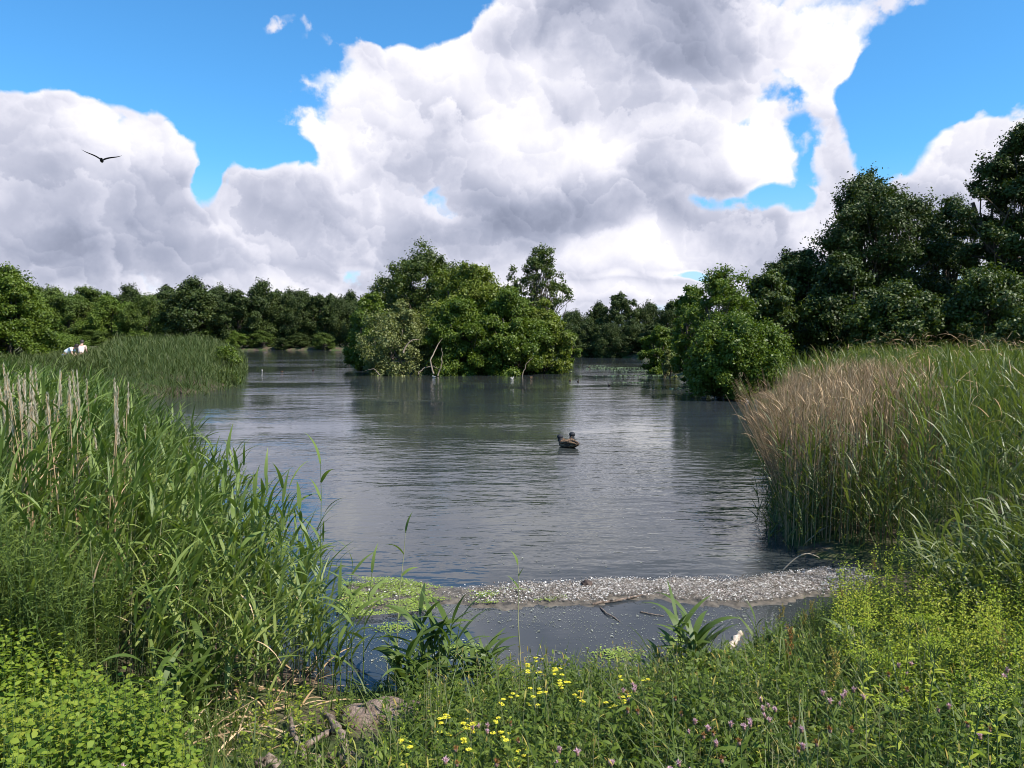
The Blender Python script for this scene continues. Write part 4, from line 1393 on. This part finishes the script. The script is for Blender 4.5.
def make_umbel(seed):
    o = empty('umbel_plant')
    g, lf, sd = Geo(), Geo(), Geo()
    H = rng.uniform(.45, .6)
    p = stem_path(H, rng.normal(0, .04), rng.normal(0, .04), K=6)
    tubes(g, p[None], (.004 * np.linspace(1, .5, 6))[None], 5)
    m = 26
    f = np.linspace(.15, .95, m)
    base = np.column_stack([np.interp(f, np.linspace(0, 1, 6), p[:, c]) for c in range(3)])
    blades(lf, base, np.arange(m) * 2.4, rng.uniform(.1, .8, m), .055, .013, .6, 'lance', 4)
    for k in range(9):
        a = k * .7 + rng.uniform(0, .3); r_ = rng.uniform(.02, .075)
        q = stem_path(.075, r_ * math.cos(a), r_ * math.sin(a), *p[-1])
        tubes(g, q[None], (.0014 * np.ones(5))[None], 3)
        n = 26
        leaflets(sd, q[-1] + rng.normal(0, .010, (n, 3)) * (1, 1, .35), rng.normal(0, .4, (n, 3)) + np.array([0, 0, 1.]), rng.uniform(.005, .010, n), .9)
    g.build('stem', M['stem'], o)
    lf.build('leaves', M['lime'], o)
    sd.build('umbel', M['lime'], o)
    return o


def plant_out(protos, spots, text, cat, group, jitter=.10):
    used = set(); objs = []
    for i, (px, py, ztop) in enumerate(spots):
        k = i % len(protos)
        o = protos[k] if k not in used else copy_tree(protos[k])
        used.add(k)
        # the place on the ground below a flower head seen at (px, py)
        kind = o.name.split('_')[0].split('.')[0]
        up_ = {'ragwort': .42, 'thistle': .44, 'dock': .50, 'umbel': .54}[kind] + rng.uniform(-.04, .05)
        for _ in range(8):
            x, y = on_z(px, py, ztop)
            z = gz(x, y)
            ztop = z + up_ * float(np.clip(.45 + (5.2 - y) * .5, .4, 1))
        o.location = (x, y, z)
        o.rotation_euler = (rng.normal(0, .05), rng.normal(0, .05), rng.uniform(0, 6.3))
        hh = {'ragwort': .36, 'thistle': .36, 'dock': .52, 'umbel': .60}[o.name.split('_')[0].split('.')[0]]
        s = max(ztop - z, .14) / hh
        o.scale = (.3 + .7 * s,) * 3
        objs.append(o)
    label_row(objs, text, cat, group)
    return objs


plant_out([make_ragwort(k) for k in range(3)], [(537, 664, .40), (556, 667, .40), (570, 672, .38), (548, 682, .38), (441, 715, .42), (462, 706, .40), (503, 702, .38), (492, 718, .42), (515, 724, .44), (478, 728, .44), (634, 676, .36), (618, 680, .36)],
          'yellow-flowered ragwort among the herbs before the lagoon, {}', 'flower', 'yellow ragwort before the lagoon')
hi = [(399, 747, .44), (455, 738, .43), (481, 727, .43), (508, 726, .42), (558, 738, .44), (602, 740, .42), (625, 690, .36), (637, 684, .36), (667, 703, .36), (685, 705, .36), (762, 686, .36), (700, 725, .42), (693, 752, .44), (738, 744, .44), (668, 757, .46), (646, 766, .46),
      (798, 714, .42), (849, 683, .42), (878, 677, .42), (838, 688, .42), (954, 691, .48), (982, 718, .50), (948, 610, .50), (1012, 610, .52), (1003, 660, .50), (921, 752, .50), (815, 735, .42), (770, 702, .38), (646, 706, .40), (105, 765, .55), (590, 760, .46), (500, 752, .45), (748, 720, .42), (865, 720, .45), (900, 655, .48)]
plant_out([make_thistle(k, 2 + k % 3, k % 2 == 1) for k in range(5)], hi, 'pale pink thistle in the near meadow, {}', 'thistle', 'thistles in the near meadow')
plant_out([make_dock(0), make_dock(1, 'ochre'), make_dock(2, 'ochre')], [(874, 566, .46), (905, 572, .48), (868, 590, .40), (786, 608, .25), (800, 622, .28), (812, 612, .25), (838, 600, .30), (776, 614, .22), (830, 650, .36), (786, 640, .28), (1008, 625, .55), (980, 600, .52)],
          'rusty-brown seeding dock near the right end of the bar, {}', 'dock plant', 'seeding docks at the right of the lagoon')
plant_out([make_umbel(k) for k in range(3)], [(885, 585, .48), (912, 596, .50), (905, 625, .50), (880, 640, .46), (930, 580, .52), (860, 620, .44), (950, 640, .52), (988, 590, .55), (1010, 575, .58), (925, 660, .50), (970, 670, .52), (1000, 700, .54), (945, 715, .52), (905, 700, .48), (870, 665, .46)],
          'lime green frothy-topped herb on the right bank, {}', 'plant', 'tall lime green herbs on the right bank')

# ------------------------------------------------------------------ wood, stones and odd things on the shore


def log(name, P_, r0, r1, mat, label, cat, sides=9, knots=.15, K=18):
    P_ = np.array(P_, float)
    t = np.linspace(0, 1, len(P_)); tt = np.linspace(0, 1, K)
    Q = np.column_stack([np.interp(tt, t, P_[:, k]) for k in range(3)])
    Q[1:-1] = (Q[:-2] + Q[1:-1] * 2 + Q[2:]) / 4
    Q[1:-1] += rng.normal(0, r0 * .18, (K - 2, 3))
    loc = Q.mean(0)
    g = Geo()
    rad = np.interp(tt, [0, 1], [r0, r1]) * (1 + rng.normal(0, knots, K))
    rad[0] *= .6; rad[-1] *= .5
    tubes(g, (Q - loc)[None], rad[None], sides)
    n = g.n
    ends = [np.arange(sides)[::-1][None], (np.arange(sides) + n - sides)[None]]
    v, f = g.arrays()
    v = v + rng.normal(0, r0 * .05, v.shape)
    o = mk(name, v, f + ends, M[mat], smooth=True, loc=tuple(loc))
    return tag(o, label, cat, 'driftwood on the near bank' if cat == 'driftwood' else None)


def gp(px, py, lift=0.0, z0=.1):
    x, y = on_z(px, py, z0)
    return (x, y, gz(x, y) + lift)


def WP(px, py, z):
    x, y = on_z(px, py, z)
    return (x, y, z)


log('driftwood', [WP(322, 712, 0.24), WP(334, 722, 0.31), WP(342, 737, 0.34), WP(344, 752, 0.31), WP(346, 768, 0.27)], .020, .024, 'drift', 'thick hooked root bending down at the left of the dirt patch', 'driftwood')
log('driftwood', [WP(332, 731, 0.29), WP(318, 738, 0.31), WP(302, 748, 0.29), WP(292, 756, 0.25)], .017, .015, 'drift', 'straight branch stub joining the hooked root', 'driftwood')
log('driftwood', [WP(290, 716, 0.19), WP(293, 733, 0.26), WP(300, 748, 0.28), WP(306, 760, 0.27)], .013, .018, 'drift', 'short upright root left of the branch stub', 'driftwood')
log('driftwood', [WP(312, 762, 0.31), WP(330, 755, 0.31), WP(350, 752, 0.29), WP(364, 764, 0.27)], .016, .014, 'drift', 'low root crossing under the hooked root', 'driftwood')
log('driftwood', [WP(258, 766, 0.37), WP(268, 761, 0.38), WP(280, 768, 0.37)], .028, .024, 'drift', 'small root knuckle at the bottom edge by the reeds', 'driftwood')
log('driftwood', [WP(560, 690, .05), WP(590, 688, .08), WP(625, 690, .05)], .018, .014, 'drift', 'brown stick lying along the near lagoon edge', 'driftwood')
log('floating_stick', [WP(592, 604, .012), WP(612, 601, .015), WP(634, 597, .016), WP(650, 594, .018)], .014, .009, 'drift', 'brown stick lying along the lagoon side of the gravel bar', 'stick', knots=.08)
log('floating_twig', [WP(600, 607, .006), WP(606, 613, .012), WP(614, 617, .008), WP(620, 622, .002)], .007, .005, 'drift', 'dark forked twig poking from the lagoon below the bar stick', 'stick')
log('floating_twig', [WP(640, 612, .003), WP(652, 614, .008), WP(664, 616, .003)], .006, .004, 'drift', 'thin dark twig floating alone in the lagoon', 'stick')
log('bleached_wood', [WP(729, 650, .02), WP(734, 642, .07), WP(741, 633, .11)], .030, .018, 'bleached', 'pale bleached chunk of wood by the right lagoon edge', 'wood', knots=.12)


def lump(name, loc, size, mat, label, cat, seed=1):
    import bmesh
    bm = bmesh.new()
    bmesh.ops.create_icosphere(bm, subdivisions=4, radius=1.0)
    r_ = np.random.default_rng(seed)
    ph = r_.uniform(0, 6, 6)
    for v in bm.verts:
        c = v.co
        k = 1 + .13 * math.sin(3.1 * c.x + ph[0]) * math.sin(2.7 * c.y + ph[1]) + .07 * math.sin(7 * c.x + 5 * c.z + ph[2]) + .04 * math.sin(13 * c.y + 11 * c.z + ph[3]) + .03 * r_.normal()
        v.co = Vector((c.x * size[0] * k, c.y * size[1] * k, c.z * size[2] * k))
    me = bpy.data.meshes.new(name); bm.to_mesh(me); bm.free()
    for p_ in me.polygons:
        p_.use_smooth = True
    me.materials.append(M[mat])
    o = bpy.data.objects.new(name, me); COL.objects.link(o); o.location = loc
    return tag(o, label, cat)


x, y = on_z(587, 585, .03)
lump('stone', (x, y, .035), (.06, .05, .04), 'rock', 'dark brown stone sitting on the far side of the gravel bar', 'stone', 2)
x, y = on_z(388, 722, .14)
lump('dirt_mound', (x, y, gz(x, y) + .02), (.30, .13, .10), 'dirt', 'bare brown dirt mound between the root and the yellow flowers', 'mound', 3)
x, y = on_z(606, 688, .05)
lump('stone', (x, y, .03), (.07, .06, .05), 'rock', 'brown stone half hidden under the yellow flowers', 'stone', 4)

# weed rafts on the channel right of the island
g = Geo()
for (px, py, rx, ry, n) in [(622, 368, 2.4, 1.1, 520), (640, 371, 1.4, .8, 260), (604, 369, 1.2, .5, 120), (625, 376, 1.5, .5, 160), (655, 376, 1.2, .6, 160), (634, 383, 1.0, .35, 80), (682, 389, .8, .5, 90), (596, 366, 1.0, .5, 60)]:
    c = on_z(px, py)
    q = rng.normal(0, .6, (n, 2)) * (rx, ry) + c
    nn = len(q)
    leaflets(g, np.column_stack([q, rng.uniform(.01, .03, nn)]), np.column_stack([rng.normal(0, .15, nn), rng.normal(0, .25, nn), np.ones(nn)]), rng.uniform(.07, .16, nn), .8)
tag(g.build('lily_pads', M['lily']), 'low green rafts of floating leaves in the channel right of the island', 'water weed', kind='stuff')

# ------------------------------------------------------------------ birds


def feather_material(name, stops, scale=38, rough=.7):
    m, t = material(name)
    tex = t.node('ShaderNodeTexCoord')
    n = t.noise(t.v('MULTIPLY', tex.outputs['Object'], (1, .5, 1)), scale, 3, .6)
    finish(t, principled(t, t.ramp(n, stops), rough, .3))
    return m


M['brown_feather'] = feather_material('brown_feather', [(.40, (.025, .016, .010)), (.5, (.09, .052, .028)), (.62, (.24, .15, .08))])
M['grey_feather'] = feather_material('grey_feather', [(.3, (.16, .13, .11)), (.7, (.34, .29, .25))])
M['white_feather'] = feather_material('white_feather', [(.3, (.45, .42, .38)), (.7, (.62, .58, .54))])
M['dark_feather'] = feather_material('dark_feather', [(.3, (.012, .013, .016)), (.7, (.035, .035, .04))])
M['bill'] = plain_material('bill', (.25, .18, .05), (.35, .26, .08))
M['eye'] = plain_material('eye', (.01, .01, .01), (.02, .02, .02), rough=.2)


def loft(geo, pts, rx, rz, sides=14):
    """Rings across a path in the YZ plane (body axis +Y is forward)."""
    pts = np.asarray(pts, float); K = len(pts)
    tan = np.gradient(pts, axis=0); tan /= np.linalg.norm(tan, axis=1, keepdims=True)
    side = np.array([1.0, 0, 0]); upv = np.cross(side, tan)
    th = np.arange(sides) / sides * 2 * np.pi
    v = pts[:, None] + side[None, None] * (np.cos(th)[None, :, None] * np.asarray(rx)[:, None, None]) + upv[:, None] * (np.sin(th)[None, :, None] * np.asarray(rz)[:, None, None])
    i = np.arange(K - 1)[:, None] * sides + np.arange(sides)[None]
    j = np.arange(K - 1)[:, None] * sides + (np.arange(sides)[None] + 1) % sides
    geo.add(v.reshape(-1, 3), np.stack([i, j, j + sides, i + sides], -1).reshape(-1, 4))


def make_duck(body, head, bill='bill', turn=0.0):
    """A floating duck, forward +Y, keel just under the water. One continuous body; wings, head plumage and bill are its parts."""
    o = empty('duck')
    hs = 1.4
    g = Geo()
    pts = [(0, -.27, .10), (0, -.24, .10), (0, -.18, .085), (0, -.10, .07), (0, .0, .06), (0, .09, .062), (0, .15, .08), (0, .175, .12), (0, .18, .155), (0, .185, .185), (0, .195, .215), (0, .205, .24), (0, .21, .252)]
    rx = [.006, .035, .068, .098, .108, .095, .066, .045, .034, .032, .034, .026, .004]
    rz = [.005, .018, .042, .066, .078, .078, .064, .048, .036, .033, .036, .028, .004]
    loft(g, pts, rx, rz)
    g.build('body', M[body], o, True)
    hp = np.array([.0, .20, .215])
    g = Geo()
    loft(g, [(0, .150, .215), (0, .158, .217), (0, .178, .220), (0, .205, .222), (0, .232, .218), (0, .250, .212), (0, .256, .210)], np.array([.004, .022, .037, .041, .032, .018, .004]) * hs, np.array([.004, .022, .038, .042, .031, .017, .004]) * hs)
    loft(g, [(0, .19, .13), (0, .19, .16), (0, .195, .19), (0, .20, .215)], [.050, .044, .042, .042], [.050, .044, .042, .042])
    h = g.build('head', M[head], o, True)
    g = Geo()
    loft(g, [(0, .246, .211), (0, .262, .207), (0, .285, .201), (0, .300, .199), (0, .304, .199)], [.014, .012, .014, .011, .002], [.012, .009, .005, .004, .002], 8)
    g.build('bill', M[bill], h, True)
    g = Geo()
    for s in (-1, 1):
        loft(g, np.array([(s * .034, .222, .228), (s * .036, .225, .228), (s * .038, .228, .228)]), [.002, .005, .001], [.002, .005, .001], 8)
    g.build('eye', M['eye'], h, True)
    for s in (-1, 1):
        g = Geo()
        t = np.linspace(0, 1, 8)
        P_ = np.column_stack([s * (.088 - .055 * t ** 2), .10 - .34 * t, .105 + .03 * np.sin(t * 2.6)])
        loft(g, P_, .014 + .012 * np.sin(t * np.pi), .004 + .038 * np.sin(np.clip(t * .9 + .1, 0, 1) * np.pi))
        g.build('wing', M[body], o, True)
    g = Geo()
    blades(g, np.array([[.0, -.24, .105]] * 5) + np.column_stack([np.linspace(-.02, .02, 5), np.zeros(5), np.zeros(5)]), -np.pi / 2 + np.linspace(-.35, .35, 5), .25, .075, .026, .1, 'grass', 3)
    g.build('tail', M[body], o)
    return o


d1 = make_duck('brown_feather', 'dark_feather')
x, y = on_z(566, 447)
d1.location = (x + .04, y - .05, -.015); d1.rotation_euler = (0, 0, R(42)); d1.scale = (1.25, 1.2, 1.0)
tag(d1, 'left one of two brown ducks with dark heads side by side on the lake', 'duck', 'pair of ducks in the middle of the lake')
d2 = copy_tree(d1)
d2.location = (x + .06, y + .33, -.015); d2.rotation_euler = (0, 0, R(-28))
tag(d2, 'right one of two brown ducks with dark heads side by side on the lake', 'duck', 'pair of ducks in the middle of the lake')
gull = make_duck('white_feather', 'white_feather')
greyd = make_duck('grey_feather', 'grey_feather')
darkd = make_duck('brown_feather', 'dark_feather')


def water_birds(proto, spots, text, group, cat, first=True, size=.5):
    objs = []
    for i, (px, py) in enumerate(spots):
        o = proto if (i == 0 and first) else copy_tree(proto)
        x, y = on_z(px, py)
        o.location = (x, y, 0); o.rotation_euler = (0, 0, rng.uniform(0, 6.3)); o.scale = (size,) * 3
        objs.append(o)
    label_row(objs, text, cat, group)


water_birds(gull, [(434, 377.5), (512, 379), (262, 371)], 'small white gull afloat near the island, {}', 'gulls floating near the island', 'gull')
water_birds(greyd, [(704, 398.5), (716, 399.5), (724, 399), (740, 401), (747, 402), (756, 402.5)], 'pale duck resting at the foot of the willow bush, {}', 'ducks resting under the willow bush', 'duck')
water_birds(darkd, [(571, 368), (589, 367.5), (570, 381), (578, 382), (609, 386), (282, 372), (313, 371), (531, 378)], 'dark duck swimming far out on the lake, {}', 'ducks far out on the lake', 'duck')


def flying_bird():
    d = 26.0
    x, y = at_d(107.5, d)
    z = z_at(160.5, d)
    o = empty('gull_in_flight', (x, y, z), R(10))
    o.rotation_euler = (R(-4), R(4), R(24))
    # body and wings are one surface each, joined at the shoulder
    g = Geo()
    loft(g, [(0, -.24, .0), (0, -.20, 0), (0, -.12, 0), (0, 0, 0), (0, .10, .0), (0, .16, .005), (0, .20, .01), (0, .235, .01), (0, .245, .01)], [.006, .030, .045, .058, .05, .034, .032, .02, .003], [.005, .016, .036, .05, .045, .032, .030, .018, .003], 12)
    g.build('body', M['dark_feather'], o, True)
    g = Geo()
    loft(g, [(0, .24, .008), (0, .26, .005), (0, .285, 0)], [.008, .006, .001], [.008, .006, .001], 6)
    g.build('beak', M['bill'], o, True)
    for s in (-1, 1):
        g = Geo()
        t = np.linspace(0, 1, 14)
        X = s * (.02 + .56 * t)
        Z = .02 + .23 * t ** .75 - .06 * np.sin(t * np.pi) * 0 + .02 * np.sin(t * 5)
        Yc = .03 + .07 * np.sin(t * np.pi) - .13 * t ** 2
        ch = np.interp(t, [0, .1, .5, .8, 1], [.15, .17, .14, .09, .012])
        th = np.interp(t, [0, .5, 1], [.022, .012, .004])
        a = np.arange(8) / 8 * 2 * np.pi
        v = np.stack([np.repeat(X[:, None], 8, 1), Yc[:, None] + np.cos(a)[None] * ch[:, None] * .5, Z[:, None] + np.sin(a)[None] * th[:, None]], -1)
        i = np.arange(13)[:, None] * 8 + np.arange(8)[None]
        j = np.arange(13)[:, None] * 8 + (np.arange(8)[None] + 1) % 8
        g.add(v.reshape(-1, 3), np.stack([i, j, j + 8, i + 8], -1).reshape(-1, 4))
        g.build('wing', M['dark_feather'], o, True)
    g = Geo()
    blades(g, np.array([[0, -.2, 0]] * 5) + np.column_stack([np.linspace(-.02, .02, 5), np.zeros(5), np.zeros(5)]), -np.pi / 2 + np.linspace(-.3, .3, 5), 0, .13, .04, 0, 'grass', 3)
    g.build('tail', M['dark_feather'], o)
    tag(o, 'dark long-winged bird gliding high over the left trees', 'bird')


flying_bird()

# ------------------------------------------------------------------ two people beyond the left reeds
M['skin'] = plain_material('skin', (.42, .26, .19), (.48, .30, .22), rough=.55)
M['pink_shirt'] = plain_material('pink_shirt', (.66, .50, .42), (.78, .62, .54), 3, .8, .1, .3)
M['white_shirt'] = plain_material('white_shirt', (.72, .72, .72), (.84, .84, .83), 3, .8, .1, .3)
M['blue_grey'] = plain_material('blue_grey_cloth', (.13, .17, .24), (.20, .25, .33), 3, .85, .1, .3)
M['dark_cloth'] = plain_material('dark_cloth', (.02, .022, .03), (.05, .05, .06), 3, .85, .1, .3)
M['hair'] = plain_material('dark_hair', (.015, .010, .008), (.04, .028, .02), 40, .6, .4)


def skinned(name, joints, edges, mat, parent, root=0, levels=2):
    me = bpy.data.meshes.new(name)
    me.from_pydata([j[0] for j in joints], edges, [])
    me.materials.append(M[mat])
    o = bpy.data.objects.new(name, me); COL.objects.link(o); o.parent = parent
    sk = o.modifiers.new('skin', 'SKIN'); sk.use_smooth_shade = True
    for i, j in enumerate(joints):
        v = me.skin_vertices[0].data[i]
        r_ = j[1]
        v.radius = (r_, r_) if np.isscalar(r_) else r_
        v.use_root = (i == root)
    sb = o.modifiers.new('smooth', 'SUBSURF'); sb.levels = levels; sb.render_levels = levels
    return o


def person(loc, rz, shirt, trousers, bend, label):
    """A standing figure, forward +Y; bend tips the trunk forward from the hips."""
    o = empty('person', loc, rz)
    c, s = math.cos(bend), math.sin(bend)

    def up(x, y, z):      # trunk coordinates above the hips -> bent
        return (x, y * c + z * s, .93 + z * c - y * s)
    hip = (0, 0, .93)
    B = [(hip, .125), (up(0, 0, .18), .125), (up(0, .0, .36), (.15, .12)), (up(0, -.01, .50), (.12, .09)), (up(0, .01, .58), .055), (up(0, .03, .66), .075), (up(0, .04, .74), .095), (up(0, .035, .81), .075)]
    E = [(0, 1), (1, 2), (2, 3), (3, 4), (4, 5), (5, 6), (6, 7)]
    for sd in (-1, 1):
        n = len(B)
        B += [((sd * .10, 0, .86), .095), ((sd * .11, .02, .50), .062), ((sd * .11, -.02, .10), .042), ((sd * .12, .10, .03), .035)]
        E += [(0, n), (n, n + 1), (n + 1, n + 2), (n + 2, n + 3)]
        n = len(B)
        sh = up(sd * .19, 0, .49)
        elb = (sh[0] + sd * .05, sh[1] + .06, sh[2] - .28); wr = (elb[0] - sd * .03, elb[1] + .17, elb[2] - .16)
        B += [(sh, .052), (elb, .040), (wr, .028), ((wr[0], wr[1] + .05, wr[2] - .05), (.035, .016))]
        E += [(3, n), (n, n + 1), (n + 1, n + 2), (n + 2, n + 3)]
        h = B[-1][0]
        for k in range(4):
            m = len(B)
            B += [((h[0] + (k - 1.5) * .018, h[1] + .045, h[2] - .03), .008), ((h[0] + (k - 1.5) * .018, h[1] + .065, h[2] - .055), .007)]
            E += [(n + 3, m), (m, m + 1)]
        m = len(B)
        B += [((h[0] - sd * .035, h[1] + .01, h[2] - .01), .009), ((h[0] - sd * .045, h[1] + .035, h[2] - .025), .008)]
        E += [(n + 2, m), (m, m + 1)]
    skinned('body', B, E, 'skin', o)
    S = [(up(0, 0, .02), .155), (up(0, 0, .18), .15), (up(0, 0, .36), (.185, .15)), (up(0, 0, .50), (.15, .12)), (up(0, .01, .55), .075)]
    SE = [(0, 1), (1, 2), (2, 3), (3, 4)]
    for sd in (-1, 1):
        n = len(S)
        sh = up(sd * .19, 0, .49)
        S += [(sh, .075), ((sh[0] + sd * .03, sh[1] + .04, sh[2] - .17), .065)]
        SE += [(3, n), (n, n + 1)]
    skinned('shirt', S, SE, shirt, o)
    T = [((0, 0, .95), .14)]; TE = []
    for sd in (-1, 1):
        n = len(T)
        T += [((sd * .10, 0, .84), .115), ((sd * .11, .02, .50), .085), ((sd * .11, -.02, .10), .07)]
        TE += [(0, n), (n, n + 1), (n + 1, n + 2)]
    skinned('trousers', T, TE, trousers, o)
    g = Geo()
    hc = np.array(up(0, .04, .75))
    th = np.linspace(.05, 1.9, 7)
    a = np.arange(14) / 14 * 2 * np.pi
    v = []
    for t_ in th:
        v.append(np.column_stack([np.cos(a) * math.sin(t_) * .112, np.sin(a) * math.sin(t_) * .122 - .012 - .02 * (t_ > 1.3), np.full(14, math.cos(t_) * .125 + .03)]))
    v = np.concatenate(v) + hc
    i = np.arange(6)[:, None] * 14 + np.arange(14)[None]; j = np.arange(6)[:, None] * 14 + (np.arange(14)[None] + 1) % 14
    g.add(v, np.stack([i, j, j + 14, i + 14], -1).reshape(-1, 4))
    hair = g.build('hair', M['hair'], o, True)
    for sd in (-1, 1):
        lump_g = Geo()
        loft(lump_g, [(sd * .115, -.10, .045), (sd * .115, -.07, .05), (sd * .115, .05, .05), (sd * .115, .14, .035), (sd * .115, .17, .03)], [.02, .042, .048, .04, .01], [.02, .045, .05, .03, .01])
        lump_g.build('shoe', M['dark_cloth'], o, True)
    return tag(o, label, 'person', 'two people beyond the left reeds')


x, y = at_d(81, 44)
person((x, y, z_at(342, 44) - 1.62), R(15), 'pink_shirt', 'dark_cloth', .42, 'person in a pale pink shirt with dark hair beyond the left reeds')
x, y = at_d(64.5, 43)
person((x, y, z_at(345.5, 43) - 1.36), R(-80), 'white_shirt', 'blue_grey', 1.0, 'person in a white shirt bending forward beside the pink-shirted one')
